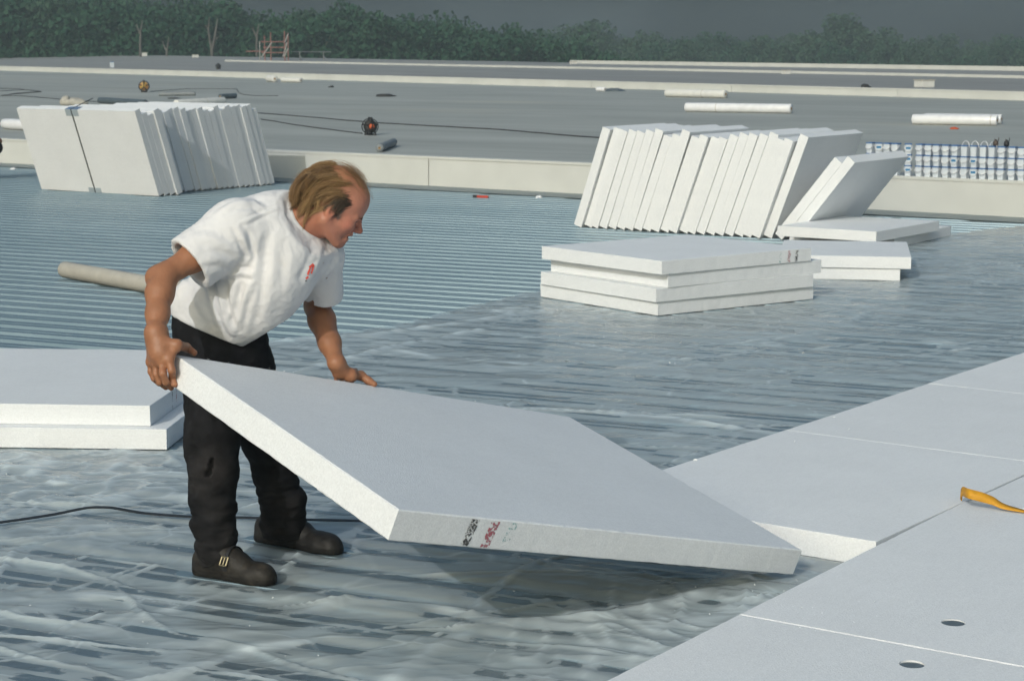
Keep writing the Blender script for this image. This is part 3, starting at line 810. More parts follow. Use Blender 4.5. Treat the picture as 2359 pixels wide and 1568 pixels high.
    # not through the laid boards: lie flat under them
    def inside(oxy, ang, Lh, Wh):
        a = math.radians(ang); u_ = np.array([math.cos(a), math.sin(a)]); v_ = np.array([u_[1], -u_[0]])
        s_ = (X - oxy[0]) * u_[0] + (Y - oxy[1]) * u_[1]; t_ = (X - oxy[0]) * v_[0] + (Y - oxy[1]) * v_[1]
        return np.clip(np.minimum(np.minimum(s_, Lh - s_), np.minimum(t_, Wh - t_)) / .06 + .7, 0, 1)
    m = np.maximum(inside(LP0 - LU * 1.97, 55.3, 8, 4), inside((.3056, 7.774), 53.6, 8, 3))
    for (fp) in (b_lo, s4o[0]):
        mw = fp.matrix_basis; Lx = max(v.co.x for v in fp.data.vertices); Wy = max(v.co.y for v in fp.data.vertices)
        iv = np.array(mw.inverted()); lx = iv[0, 0] * X + iv[0, 1] * Y + iv[0, 3]; ly = iv[1, 0] * X + iv[1, 1] * Y + iv[1, 3]
        m = np.maximum(m, np.clip(np.minimum(np.minimum(lx, Lx - lx), np.minimum(ly, Wy - ly)) / .05 + 1.6, 0, 1))
    for (cx, cy, r) in FEET:
        m = np.maximum(m, np.clip(1.6 - np.hypot(X - cx, Y - cy) / r, 0, 1))
    Z = np.where(m > 0, Z * (1 - m) + np.minimum(Z, -.004) * m, Z)
    gap = np.where(m > .5, .02, gap)
    keep &= dens
    nu, nn = X.shape
    idx = -np.ones(nu * nn, int); kf = keep.ravel(); 
    V = np.stack([X.ravel(), Y.ravel(), Z.ravel()], -1)
    a = (np.arange(nu - 1)[:, None] * nn + np.arange(nn - 1)[None, :]).ravel()
    quads = np.stack([a, a + nn, a + nn + 1, a + 1], -1)
    ok = kf[quads].all(1); quads = quads[ok]
    used = np.unique(quads); idx[used] = np.arange(len(used)); quads = idx[quads]; V = V[used]; gp = gap.ravel()[used]; fo = np.clip(FO, 0, 1).ravel()[used]
    me = bpy.data.meshes.new('plastic_sheet')
    me.vertices.add(len(V)); me.vertices.foreach_set('co', V.astype(np.float32).ravel())
    me.loops.add(quads.size); me.loops.foreach_set('vertex_index', quads.astype(np.int32).ravel())
    me.polygons.add(len(quads)); me.polygons.foreach_set('loop_start', np.arange(0, quads.size, 4, dtype=np.int32))
    me.polygons.foreach_set('loop_total', np.full(len(quads), 4, dtype=np.int32))
    me.polygons.foreach_set('use_smooth', np.ones(len(quads), bool))
    at = me.attributes.new('gap', 'FLOAT', 'POINT'); at.data.foreach_set('value', gp.astype(np.float32))
    at = me.attributes.new('fold', 'FLOAT', 'POINT'); at.data.foreach_set('value', fo.astype(np.float32))
    me.materials.append(film_material()); me.update(); me.validate()
    o = link(bpy.data.objects.new('plastic_sheet', me))
    tag(o, 'wrinkled translucent plastic sheet spread over the ribbed steel deck', 'plastic sheet')
    print('film verts', len(V))
foot_near = (np.array([-1.169, 6.931]), np.array([-.863, 6.761]))
foot_far = (np.array([-1.014, 7.434]), np.array([-.654, 7.187]))
FEET = []
for a_, b_ in (foot_near, foot_far):
    for t in np.linspace(.05, .95, 6): p = a_ + (b_ - a_) * t; FEET.append((p[0], p[1], .07))
build_film()

# ------------------------------------------------------------------ figures: smooth signed-distance modelling, one surface per piece
class Body:
    def __init__(s): s.p = []
    def cone(s, a, b, ra, rb, k=.02, sub=False, flat=None):
        a, b = np.array(a, float), np.array(b, float); r = max(ra, rb)
        s.p.append(('cone', (a, b, ra, rb), k, sub, np.minimum(a, b) - r, np.maximum(a, b) + r)); return s
    def ell(s, c, r, R=None, k=.02, sub=False):
        c = np.array(c, float); r = np.array(r, float); R = np.eye(3) if R is None else np.array(R, float)
        m = r.max(); s.p.append(('ell', (c, r, R), k, sub, c - m, c + m)); return s
    def chain(s, pts, rs, k=.02, sub=False):
        for i in range(len(pts) - 1): s.cone(pts[i], pts[i + 1], rs[i], rs[i + 1], k, sub)
        return s
    def torus(s, c, ax, R, r, k=.008):
        c = np.array(c, float); ax = np.array(ax, float); ax /= np.linalg.norm(ax)
        s.p.append(('tor', (c, ax, R, r), k, False, c - R - r, c + R + r)); return s
    def capcone(s, a, b, ra, rb, p, n, k=.02):
        a, b = np.array(a, float), np.array(b, float); r = max(ra, rb)
        s.p.append(('cap', (a, b, ra, rb, np.array(p, float), np.array(n, float) / np.linalg.norm(n)), k, False, np.minimum(a, b) - r, np.maximum(a, b) + r)); return s
    def plane_cut(s, p, n, lo, hi, k=.004):
        """remove what lies beyond the plane (p, n) inside the box lo..hi"""
        s.p.append(('cut', (np.array(p, float), np.array(n, float) / np.linalg.norm(n)), k, True, np.array(lo, float), np.array(hi, float))); return s
    @staticmethod
    def dist(kind, pr, P):
        if kind == 'cone':
            a, b, ra, rb = pr; ab = b - a; L = ab @ ab + 1e-12
            t = np.clip(((P - a) @ ab) / L, 0, 1)
            d = P - a - t[..., None] * ab
            return np.sqrt((d * d).sum(-1)) - (ra + (rb - ra) * t)
        if kind == 'cap':
            return np.maximum(Body.dist('cone', pr[:4], P), (P - pr[4]) @ pr[5])
        if kind == 'ell':
            c, r, R = pr; q = (P - c) @ R
            k0 = np.sqrt(((q / r) ** 2).sum(-1)) + 1e-9; k1 = np.sqrt(((q / r ** 2) ** 2).sum(-1)) + 1e-9
            return k0 * (k0 - 1) / k1
        if kind == 'tor':
            c, ax, R, r = pr; q = P - c; h = q @ ax; w = np.sqrt(np.maximum((q * q).sum(-1) - h * h, 0))
            return np.sqrt((w - R) ** 2 + h * h) - r
        if kind == 'cut':
            p, n = pr; return -((P - p) @ n)
    def field(s, P, prims):
        d = np.full(P.shape[:-1], .2)
        for (kind, pr, k, sub, lo, hi) in prims:
            e = s.dist(kind, pr, P)
            if sub:
                h = np.clip(.5 - .5 * (d + e) / k, 0, 1); d = d + (-e - d) * h + k * h * (1 - h)
            else:
                h = np.clip(.5 + .5 * (e - d) / k, 0, 1); d = e + (d - e) * h - k * h * (1 - h)
        return d
    def mesh(s, h, B=14):
        pos = [p for p in s.p if not p[3]]
        lo = np.min([p[4] for p in pos], 0) - 3 * h; hi = np.max([p[5] for p in pos], 0) + 3 * h
        nb = np.ceil((hi - lo) / (B * h)).astype(int)
        ND = nb * B + 2
        cells = []; verts = []; quads = []
        g = np.arange(B + 2) - 0
        bc = np.stack(np.meshgrid(*[np.arange(n) for n in nb], indexing='ij'), -1).reshape(-1, 3)
        cen = lo + (bc + .5) * B * h
        dm = np.full(len(bc), 9.0)
        for p in pos: dm = np.minimum(dm, s.dist(p[0], p[1], cen))
        act = bc[(np.abs(dm) < B * h * 1.25 + .03) | (dm < 0) & (dm > -(B * h * 1.25 + .04))]
        ax = np.arange(B + 1)
        loc = np.stack(np.meshgrid(ax, ax, ax, indexing='ij'), -1)
        for b in act:
            i0 = b * B; P = lo + (loc + i0) * h
            blo, bhi = P[0, 0, 0], P[-1, -1, -1]
            prims = [p for p in s.p if np.all(p[4] - p[2] * 1.2 - .01 <= bhi) and np.all(p[5] + p[2] * 1.2 + .01 >= blo)]
            if not prims: continue
            d = s.field(P, prims)
            neg = d < 0
            if neg.all() or not neg.any(): continue
            cs = np.zeros((B, B, B), int)
            for dx in (0, 1):
                for dy in (0, 1):
                    for dz in (0, 1): cs += neg[dx:dx + B, dy:dy + B, dz:dz + B]
            ci = np.argwhere((cs > 0) & (cs < 8))
            acc = np.zeros((len(ci), 3)); cnt = np.zeros(len(ci))
            for axis in range(3):
                for o1 in (0, 1):
                    for o2 in (0, 1):
                        off = np.zeros(3, int); oth = [k for k in range(3) if k != axis]; off[oth[0]] = o1; off[oth[1]] = o2
                        c0 = ci + off; c1 = c0.copy(); c1[:, axis] += 1
                        d0 = d[tuple(c0.T)]; d1 = d[tuple(c1.T)]; m = (d0 < 0) != (d1 < 0)
                        t = np.where(m, d0 / (d0 - d1 + 1e-12), 0)
                        q = c0.astype(float); q[:, axis] += t
                        acc += q * m[:, None]; cnt += m
            v = lo + (acc / cnt[:, None] + i0) * h
            gi = ci + i0
            cells.append((gi[:, 0] * ND[1] + gi[:, 1]) * ND[2] + gi[:, 2]); verts.append(v)
            for axis in range(3):
                sl0 = [slice(0, B)] * 3; sl1 = [slice(0, B)] * 3; sl1[axis] = slice(1, B + 1)
                a0 = neg[tuple(sl0)]; a1_ = neg[tuple(sl1)]
                e = np.argwhere(a0 != a1_)
                if not len(e): continue
                flip = a0[tuple(e.T)]
                e = e + i0; oth = [(axis + 1) % 3, (axis + 2) % 3]
                ids = []
                for (p, q) in ((0, 0), (1, 0), (1, 1), (0, 1)):
                    c = e.copy(); c[:, oth[0]] -= p; c[:, oth[1]] -= q
                    ids.append((c[:, 0] * ND[1] + c[:, 1]) * ND[2] + c[:, 2])
                ids = np.stack(ids, -1); ids[~flip] = ids[~flip][:, ::-1]; quads.append(ids)
        cells = np.concatenate(cells); verts = np.concatenate(verts); quads = np.concatenate(quads)
        o = np.argsort(cells); cells = cells[o]; verts = verts[o]
        k = np.searchsorted(cells, quads); k = np.clip(k, 0, len(cells) - 1)
        ok = (cells[k] == quads).all(1)
        return verts, k[ok]
def vert_normals(V, Q):
    n = np.zeros_like(V); a, b, c, d = V[Q[:, 0]], V[Q[:, 1]], V[Q[:, 2]], V[Q[:, 3]]
    fn = np.cross(c - a, d - b)
    for i in range(4): np.add.at(n, Q[:, i], fn)
    return n / (np.linalg.norm(n, axis=1, keepdims=True) + 1e-12)
def relax(V, Q, it=2, lam=.5):
    for _ in range(it):
        s = np.zeros_like(V); c = np.zeros(len(V))
        for i in range(4):
            a, b = Q[:, i], Q[:, (i + 1) % 4]
            np.add.at(s, a, V[b]); np.add.at(c, a, 1); np.add.at(s, b, V[a]); np.add.at(c, b, 1)
        V = V + lam * (s / np.maximum(c, 1)[:, None] - V)
    return V
def big_mesh(name, V, Q, mt, parent=None, cols=None):
    me = bpy.data.meshes.new(name)
    me.vertices.add(len(V)); me.vertices.foreach_set('co', V.astype(np.float32).ravel())
    k = Q.shape[1]
    me.loops.add(Q.size); me.loops.foreach_set('vertex_index', Q.astype(np.int32).ravel())
    me.polygons.add(len(Q)); me.polygons.foreach_set('loop_start', np.arange(0, Q.size, k, dtype=np.int32))
    me.polygons.foreach_set('loop_total', np.full(len(Q), k, dtype=np.int32))
    me.polygons.foreach_set('use_smooth', np.ones(len(Q), bool))
    if cols is not None:
        at = me.attributes.new('tone', 'FLOAT_COLOR', 'POINT')
        at.data.foreach_set('color', np.concatenate([cols, np.ones((len(cols), 1))], 1).astype(np.float32).ravel())
    me.materials.append(mt); me.update(); me.validate()
    return link(bpy.data.objects.new(name, me), parent)

def tone_material(name, rough, bump=.1, bscale=200, spec=.35, sss=0.0, var=.08, vscale=30, sheen=0):
    m, nt, b = new_mat(name)
    N = nt.nodes.new; L = nt.links.new
    at = N('ShaderNodeAttribute'); at.attribute_name = 'tone'
    tc = N('ShaderNodeTexCoord'); nz = N('ShaderNodeTexNoise'); nz.inputs['Scale'].default_value = vscale; nz.inputs['Detail'].default_value = 5
    L(tc.outputs['Object'], nz.inputs['Vector'])
    mr = N('ShaderNodeMapRange'); mr.inputs[1].default_value = .3; mr.inputs[2].default_value = .7; mr.inputs[3].default_value = 1 - var; mr.inputs[4].default_value = 1 + var
    L(nz.outputs['Fac'], mr.inputs[0])
    vm = N('ShaderNodeVectorMath'); vm.operation = 'SCALE'; L(at.outputs['Color'], vm.inputs[0]); L(mr.outputs[0], vm.inputs['Scale'])
    L(vm.outputs[0], b.inputs['Base Color'])
    b.inputs['Roughness'].default_value = rough; b.inputs['Specular IOR Level'].default_value = spec
    if sss:
        b.inputs['Subsurface Weight'].default_value = sss; b.inputs['Subsurface Radius'].default_value = (1, .3, .15); b.inputs['Subsurface Scale'].default_value = .004
    n2 = N('ShaderNodeTexNoise'); n2.inputs['Scale'].default_value = bscale; n2.inputs['Detail'].default_value = 4; L(tc.outputs['Object'], n2.inputs['Vector'])
    bp = N('ShaderNodeBump'); bp.inputs['Strength'].default_value = bump; bp.inputs['Distance'].default_value = .004
    L(n2.outputs['Fac'], bp.inputs['Height']); L(bp.outputs[0], b.inputs['Normal'])
    return m
M_skin = tone_material('weathered_skin', .48, .25, 120, .4, sss=.12, var=.10, vscale=22)
M_cotton = tone_material('white_cotton', .85, .18, 260, .15, var=.03, vscale=9)
M_trouser = tone_material('black_work_cloth', .85, .3, 180, .12, var=.35, vscale=18)
M_shoe = tone_material('dark_brown_leather', .6, .3, 90, .35, var=.35, vscale=26)
M_hair = tone_material('hair_strands', .5, 0.02, 50, .4, var=.1, vscale=60)

def man():
    root = empty('person', (-.95, 7.05, 0))
    tag(root, 'bending man in white T-shirt and black trousers gripping a tilted foam board', 'person')
    inv = np.array([-.95, 7.05, 0])
    def put(name, V, Q, mt, parent=None, cols=None):
        o = big_mesh(name, V - inv, Q, mt, parent or root, cols); return o
    # ---- joints (metres in the world)
    sho_r = I(540, 535, 6.86); elb_r = I(370, 640, 6.68); wri_r = I(359, 768, 6.50)
    sho_l = I(733, 592, 7.10); elb_l = I(730, 705, 7.26); wri_l = I(775, 836, 7.03)
    neck_b = I(672, 512, 6.98)
    th = math.radians(30)
    hf = np.array([math.cos(th), .10, -math.sin(th)]); hf /= np.linalg.norm(hf)
    hl = np.cross(np.array([math.sin(th), 0, math.cos(th)]), hf); hl /= np.linalg.norm(hl); hu = np.cross(hf, hl)
    HO = I(766, 476, 6.965)
    HR = np.stack([hf, hl, hu], 1)
    def hd(x, y, z): return HO + hf * x + hl * y + hu * z
    top_n = HB_n
    A = HB_A
    # ---- skin: one continuous body (head, neck, torso core, arms with hands, legs)
    b = Body()
    # skull and face
    b.ell(hd(-.010, 0, .052), (.112, .083, .098), HR, .02)
    b.ell(hd(.042, 0, -.018), (.064, .070, .082), HR, .03)
    b.ell(hd(.055, 0, .055), (.054, .066, .058), HR, .03)
    for s in (-1, 1):
        b.cone(hd(-.004, s * .066, -.050), hd(.07, s * .024, -.098), .023, .021, .035)   # jaw
        b.ell(hd(.074, s * .040, -.022), (.026, .026, .024), HR, .025)                  # cheekbone
        b.cone(hd(.100, s * .012, .014), hd(.088, s * .046, .012), .0115, .012, .014)   # brow ridge
    b.ell(hd(.082, 0, -.101), (.022, .026, .020), HR, .022)                            # chin
    b.cone(hd(.104, 0, .006), hd(.126, 0, -.028), .0095, .0105, .012)                    # nose
    b.ell(hd(.128, 0, -.030), (.011, .012, .010), HR, .008)
    for s in (-1, 1): b.ell(hd(.115, s * .0125, -.033), (.012, .008, .009), HR, .006)
    b.cone(hd(.098, -.020, -.054), hd(.098, .020, -.054), .011, .011, .014)             # upper lip
    b.cone(hd(.093, -.018, -.080), hd(.093, .018, -.080), .011, .011, .012)             # lower lip
    b.ell(hd(.104, 0, -.056), (.010, .022, .007), HR, .006)
    b.ell(hd(.099, 0, -.077), (.010, .020, .007), HR, .006)
    for s in (-1, 1):
        b.ell(hd(.102, s * .030, -.003), (.011, .017, .0085), HR, .012, sub=True)       # eye hollow
        b.ell(hd(.0895, s * .031, -.003), (.0125, .0135, .012), HR, .004)               # lidded eye
        b.cone(hd(.104, s * .020, -.0035), hd(.092, s * .046, -.006), .0022, .0018, .003, sub=True)   # squinting slit
        b.cone(hd(.108, s * .024, -.044), hd(.086, s * .042, -.076), .0035, .002, .010, sub=True)   # smile fold
    b.cone(hd(.108, -.021, -.067), hd(.108, .021, -.067), .0058, .0058, .004, sub=True)  # open mouth
    for s in (-1, 1):                                                                   # ears
        b.ell(hd(-.004, s * .083, -.004), (.020, .011, .031), HR, .008)
        b.ell(hd(.003, s * .094, -.004), (.010, .010, .018), HR, .006, sub=True)
        b.ell(hd(.002, s * .082, -.032), (.010, .008, .011), HR, .006)
    # neck
    b.chain([hd(-.030, 0, -.030), I(716, 502, 6.97), I(655, 525, 6.99)], [.066, .062, .078], .03)
    b.cone(hd(.02, 0, -.075), I(716, 520, 6.965), .030, .04, .03)
    # torso core and legs (inside the clothes)
    b.chain([I(655, 525, 6.99), I(600, 610, 7.0), I(500, 770, 7.06)], [.10, .105, .09], .05)
    b.cone(I(640, 545, 6.98), sho_r, .07, .06, .04).cone(I(660, 560, 7.0), sho_l, .07, .055, .04)
    b.chain([I(500, 800, 7.05), I(492, 1075, 6.90), I(498, 1270, 6.89)], [.07, .06, .045], .04)
    b.chain([I(545, 810, 7.12), I(632, 1090, 7.22), I(655, 1215, 7.30)], [.07, .055, .045], .04)
    # near arm
    m1 = sho_r * .45 + elb_r * .55
    f1 = elb_r * .72 + wri_r * .28; f2 = elb_r * .35 + wri_r * .65
    b.chain([sho_r, m1, elb_r], [.054, .047, .042], .03)
    b.chain([elb_r + np.array([.012, 0, .008]), f1, f2, wri_r], [.041, .0455, .038, .0310], .025)
    b.cone(elb_r + np.array([.02, -.02, -.01]), f1 + np.array([.012, -.01, 0]), .028, .030, .03)
    b.ell(elb_r + np.array([-.028, .005, .0]), (.022, .022, .028), None, .03)
    # near hand: palm, four fingers, thumb round the board corner
    pl = I(368, 812, 6.475)
    kn = [I(389, 828, 6.455), I(374, 834, 6.462), I(359, 836, 6.485), I(347, 834, 6.515)]
    b.cone(wri_r, pl, .033, .036, .02)
    b.cone(wri_r + np.array([.012, 0, 0]), kn[0], .026, .0165, .022)
    for q in kn[1:]: b.cone(wri_r, q, .027, .0165, .022)
    for q0, q1 in zip(kn[:-1], kn[1:]): b.cone(q0, q1, .0145, .0145, .01)
    pn_af = -HB_v                                                # outward normal of the A-F face
    def af(x, y, off): return on_plane(x, y, A, pn_af) + pn_af * off
    fing = [[kn[0], I(396, 853, 6.440), af(402, 872, .0105), af(407, 886, .0085)],
            [kn[1], I(375, 860, 6.435), I(382, 880, 6.445), I(394, 893, 6.475)],
            [kn[2], I(360, 862, 6.47), I(368, 880, 6.47), I(382, 892, 6.50)],
            [kn[3], I(347, 856, 6.51), I(354, 872, 6.51), I(366, 884, 6.53)]]
    for k, ch in enumerate(fing):
        r0 = (.0128, .0125, .012, .0105)[k]
        b.chain(ch, [r0 * 1.12, r0 * 1.02, r0 * .95, r0 * .82], .0045)
    def tp(x, y, off): return on_plane(x, y, A, top_n) + top_n * off
    t0 = wri_r * .55 + pl * .45 + np.array([.015, -.012, 0])
    b.chain([t0, I(408, 795, 6.475), tp(426, 809, .015), tp(445, 819, .0105)], [.024, .0185, .0145, .0115], .010)
    b.cone(I(408, 795, 6.475), kn[0], .013, .012, .016)           # web of the thumb
    # far arm
    m1 = sho_l * .4 + elb_l * .6
    f1 = elb_l * .75 + wri_l * .25; f2 = elb_l * .35 + wri_l * .65
    b.chain([sho_l, m1, elb_l], [.052, .048, .045], .03)
    b.chain([elb_l, f1, f2, wri_l], [.046, .049, .040, .0285], .025)
    # far hand pressed on the top face near the far edge, thumb pointing along the board
    w0 = wri_l
    ab = HB_v
    heel = tp(776, 867, .013); palm = tp(803, 874, .017)
    b.cone(w0, heel, .029, .018, .02).cone(heel, palm, .018, .018, .018).cone(w0, palm, .026, .018, .02)
    b.chain([palm, tp(827, 876, .020), tp(846, 884, .013), tp(861, 890, .0095)], [.020, .0165, .0135, .0105], .012)
    out = HB_u                                                   # away, past the far edge... fingers spread over the rim
    back = HB_v * 0 + np.array([.25, .95, 0.0])
    for k in range(4):
        k0 = tp(788 + 11 * k, 868 + 2.0 * k, .014) + HB_v * 0 + HB_u * (.012 + .006 * k)
        k1 = k0 + HB_v * (.035 + .012 * k) * .6 + HB_u * .045 - top_n * .004
        k2 = k1 + HB_u * .02 + HB_v * .02 - top_n * .022
        k3 = k2 - top_n * .022
        b.cone(palm, k0, .02, .0145, .014)
        b.chain([k0, k1, k2, k3], [.0125, .0118, .0108, .0095], .006)
    V, Q = b.mesh(.0032)
    V = relax(V, Q, 1, .4)
    nrm = vert_normals(V, Q)
    # skin relief: tendons and veins on forearms
    V = V + nrm * (.0010 * fbm(V[:, 0] * 30, V[:, 1] * 30, V[:, 2] * 16, oct=3, seed=4))[:, None]
    loc = (V - HO) @ HR
    face = np.clip(1.2 - np.linalg.norm(loc - np.array([.06, 0, -.01]), axis=1) / .14, 0, 1)
    tan = np.array([.335, .150, .078]); red = np.array([.43, .185, .125]); pink = np.array([.47, .15, .105])
    cols = tan + (red - tan) * np.clip(face * 2, 0, 1)[:, None]
    pk = np.exp(-(np.linalg.norm(loc - np.array([.133, 0, -.03]), axis=1) / .022) ** 2) + .6 * np.exp(-(np.linalg.norm((loc - np.array([.075, 0, -.025])) * [1, .0, 1], axis=1) / .025) ** 2) + .5 * np.exp(-(np.linalg.norm((loc - np.array([.0, 0, -.004])) * [1, 0, 1], axis=1) / .03) ** 2)
    cols = cols + (pink - cols) * np.clip(pk * .7, 0, .8)[:, None]
    neckd = np.clip(1 - np.linalg.norm(V - I(716, 512, 6.97), axis=1) / .11, 0, 1)
    cols = cols + (np.array([.40, .155, .095]) - cols) * np.clip(neckd * 2, 0, .8)[:, None]
    mouth = (np.abs(loc[:, 0] - .1) < .03) & (np.abs(loc[:, 1]) < .026) & (np.abs(loc[:, 2] + .067) < .0052)
    cols[mouth] = (.10, .03, .025)
    slit = (loc[:, 0] > .075) & (np.abs(np.abs(loc[:, 1]) - .033) < .014) & (np.abs(loc[:, 2] + .0038) < .0026)
    cols[slit] = (.05, .03, .022)
    stub = np.clip(1 - np.linalg.norm((loc - np.array([.075, 0, -.09])) * [1, .6, 1], axis=1) / .05, 0, 1)
    cols = cols * (1 - .18 * stub[:, None])
    body = put('body', V, Q, M_skin, None, cols)
    print('body verts', len(V))
    # finger nails as small plates
    M_nail = mat('finger_nail', (.55, .33, .25), .3, spec=.5)
    def nail(p, d, n, sz, par):
        d = Vector(d).normalized(); n = Vector(n); n = (n - d * n.dot(d)).normalized(); s = d.cross(n); c = Vector(p - inv)
        v = []
        for i in range(-2, 3):
            for j in range(-2, 3):
                x, y = i / 2 * sz * .6, j / 2 * sz * .42
                v.append(c + d * x + s * y + n * (-.9 * (y * y) / (sz * .9) - .25 * x * x / sz))
        f = [(i * 5 + j, (i + 1) * 5 + j, (i + 1) * 5 + j + 1, i * 5 + j + 1) for i in range(4) for j in range(4)]
        obj('finger_nail', v, f, M_nail, par, True)
    cv = -FW
    nail(tp(444, 816.5, .0105) + top_n * .0065 + cv * .007, tp(450, 822, 0) - tp(438, 814, 0), top_n + cv, .012, body)
    nail(af(405.5, 884, .0085) + pn_af * .0085, af(407, 889, 0) - af(403, 874, 0), pn_af, .011, body)
    # ---- shirt
    s = Body()
    s.cone(I(492, 738, 7.06), I(590, 620, 6.99), .150, .165, .05)
    s.cone(I(562, 705, 6.96), I(625, 625, 6.955), .125, .15, .06)
    s.cone(I(600, 640, 6.97), I(655, 565, 6.975), .155, .155, .06)
    s.cone(I(548, 548, 7.0), I(640, 530, 7.0), .135, .140, .06)
    s.cone(I(640, 545, 6.99), I(700, 555, 7.03), .13, .115, .06)
    s.cone(I(650, 528, 6.985), I(690, 506, 6.975), .108, .093, .04)
    hem_c = I(437, 607, 6.765); ax_r = (hem_c - I(550, 525, 6.87)); ax_r /= np.linalg.norm(ax_r)
    s.cone(I(600, 540, 6.93), I(545, 532, 6.87), .125, .112, .05)
    s.capcone(I(545, 532, 6.87), hem_c + ax_r * .10, .108, .100, hem_c, ax_r, .03)
    s.cone(hem_c - ax_r * .10, hem_c + ax_r * .1, .070, .094, .006, sub=True)
    hem_l = I(738, 672, 7.19); ax_l = hem_l - I(730, 590, 7.08); ax_l /= np.linalg.norm(ax_l)
    s.cone(I(690, 575, 7.04), I(735, 590, 7.085), .11, .088, .05)
    s.capcone(I(733, 590, 7.085), hem_l + ax_l * .08, .084, .082, hem_l, ax_l + np.array([-.25, 0, 0]), .03)
    s.cone(hem_l - ax_l * .06, hem_l + ax_l * .1, .042, .080, .006, sub=True)
    # hanging front hem and lower back
    s.cone(I(545, 752, 6.955), I(600, 715, 6.95), .060, .085, .05)
    s.cone(I(440, 690, 7.02), I(520, 760, 6.98), .070, .055, .05)
    # hem: cut along the tilted hem line, hollow inside
    h0, h1, h2 = I(384, 708, 7.1), I(545, 800, 6.88), I(690, 735, 7.0)
    hn = np.array([-.42, -.1, -1.0])
    ph = I(470, 757, 7.0)
    s.plane_cut(ph, hn, ph - np.array([.6, .6, .6]), ph + np.array([.6, .6, .6]))
    hn2 = np.array([.62, 0, -1.0]); ph2 = I(560, 797, 6.95)
    s.plane_cut(ph2, hn2, ph2 - np.array([.06, .3, .2]), ph2 + np.array([.21, .4, .30]))
    # neck hole with ribbed collar
    nc = I(706, 500, 6.975); nax = np.array([.80, -.42, .56]); nax /= np.linalg.norm(nax)
    s.plane_cut(nc, nax, nc - np.array([.15, .15, .12]), nc + np.array([.16, .15, .16]))
    s.cone(nc - nax * .03, nc + nax * .12, .074, .084, .006, sub=True)
    s.torus(nc - nax * .002, nax, .083, .0085, .006)
    s.torus(nc - nax * .014, nax, .088, .0075, .006)
    V, Q = s.mesh(.0042)
    V = relax(V, Q, 2, .5)
    nrm = vert_normals(V, Q)
    # cloth folds: creases run along these lines (seams, armpit, drape over the belly), troughs beside them
    def pix(P):
        d = P - OO; z = d @ FW; return 1179 + CAM_F * (d @ RT) / z, 784 - CAM_F * (d @ UP) / z
    px_, py_ = pix(V); facing = np.clip(-(nrm @ FW) * 2.5, 0, 1)
    cr = lambda L: [(297.9 + .3748 * a, 337.1 + .3748 * b) for a, b in L]
    folds = [(cr([(920, 380), (800, 425), (660, 480)]), .0045, 4), (cr([(655, 480), (715, 590), (740, 680), (670, 775)]), .0085, 6), (cr([(600, 800), (680, 775), (770, 790)]), .010, 6),
             (cr([(825, 450), (790, 600), (765, 800), (740, 1000), (680, 1160)]), .0075, 11), (cr([(890, 520), (885, 700), (870, 900), (815, 1080)]), .0045, 12),
             (cr([(740, 820), (700, 950), (650, 1140)]), .012, 8), (cr([(540, 820), (560, 950), (595, 1080), (650, 1170)]), .012, 7), (cr([(470, 810), (510, 970), (560, 1110)]), .010, 8),
             (cr([(400, 850), (430, 950), (500, 1080)]), .008, 9), (cr([(300, 780), (335, 835), (285, 915)]), .006, 6), (cr([(640, 830), (640, 950), (625, 1060)]), .007, 7),
             (cr([(560, 395), (650, 348), (760, 352), (840, 395)]), .007, 6), (cr([(480, 350), (600, 290), (720, 262), (900, 300)]), .006, 8), (cr([(445, 425), (520, 340), (650, 282)]), .006, 7),
             (cr([(560, 300), (680, 250), (860, 262)]), .005, 6), (cr([(1150, 560), (1180, 640), (1130, 760), (1080, 860)]), .008, 9), (cr([(1245, 640), (1190, 700), (1140, 765)]), .006, 7),
             (cr([(380, 565), (500, 560), (640, 640), (705, 705)]), .005, 9), (cr([(430, 700), (540, 690), (660, 730)]), .005, 8), (cr([(1000, 640), (985, 800), (930, 960)]), .003, 12), (cr([(1180, 830), (1230, 760), (1290, 700)]), .005, 7),
             (cr([(940, 330), (945, 430), (1000, 530)]), .004, 5)]
    disp = np.zeros(len(V))
    wob = 3.0 * fbm(V[:, 0] * 14, V[:, 1] * 14, V[:, 2] * 14, oct=2, seed=18)
    for L, amp, w in folds:
        best = np.full(len(V), 1e9); tt = np.zeros(len(V)); n = len(L) - 1
        for k_, (a, b_) in enumerate(zip(L[:-1], L[1:])):
            ab = np.array(b_) - np.array(a); t = np.clip(((px_ - a[0]) * ab[0] + (py_ - a[1]) * ab[1]) / (ab @ ab), 0, 1)
            d = np.hypot(px_ - a[0] - t * ab[0], py_ - a[1] - t * ab[1]); m = d < best; best = np.where(m, d, best); tt = np.where(m, (k_ + t) / n, tt)
        e = np.sin(np.clip(tt, .0, 1) * math.pi) ** .5; best = np.maximum(best + wob, 0)
        disp += amp * e * (np.exp(-(best / w) ** 1.6) - .75 * np.exp(-((best - 2.0 * w) / (.9 * w)) ** 2))
    e1 = 1 - np.abs(fbm(V[:, 0] * 16 + V[:, 2] * 4, V[:, 1] * 10, V[:, 2] * 4.0, oct=3, seed=12)) * 2
    e2 = fbm(V[:, 0] * 9, V[:, 1] * 9, V[:, 2] * 9, oct=3, seed=19)
    e3 = 1 - np.abs(fbm(V[:, 0] * 26, V[:, 1] * 26, V[:, 2] * 26, oct=2, seed=29)) * 3
    V = V + nrm * (disp * .85 * facing + .0020 * e1.clip(-.5, 1) + .0016 * e2 + .0013 * e3.clip(-.3, 1))[:, None]
    dirt = np.clip(fbm(V[:, 0] * 11, V[:, 1] * 11, V[:, 2] * 7, oct=4, seed=55) * 2.2 - .45, 0, 1) * np.exp(-(np.linalg.norm(V - I(570, 690, 6.85), axis=1) / .2) ** 2)
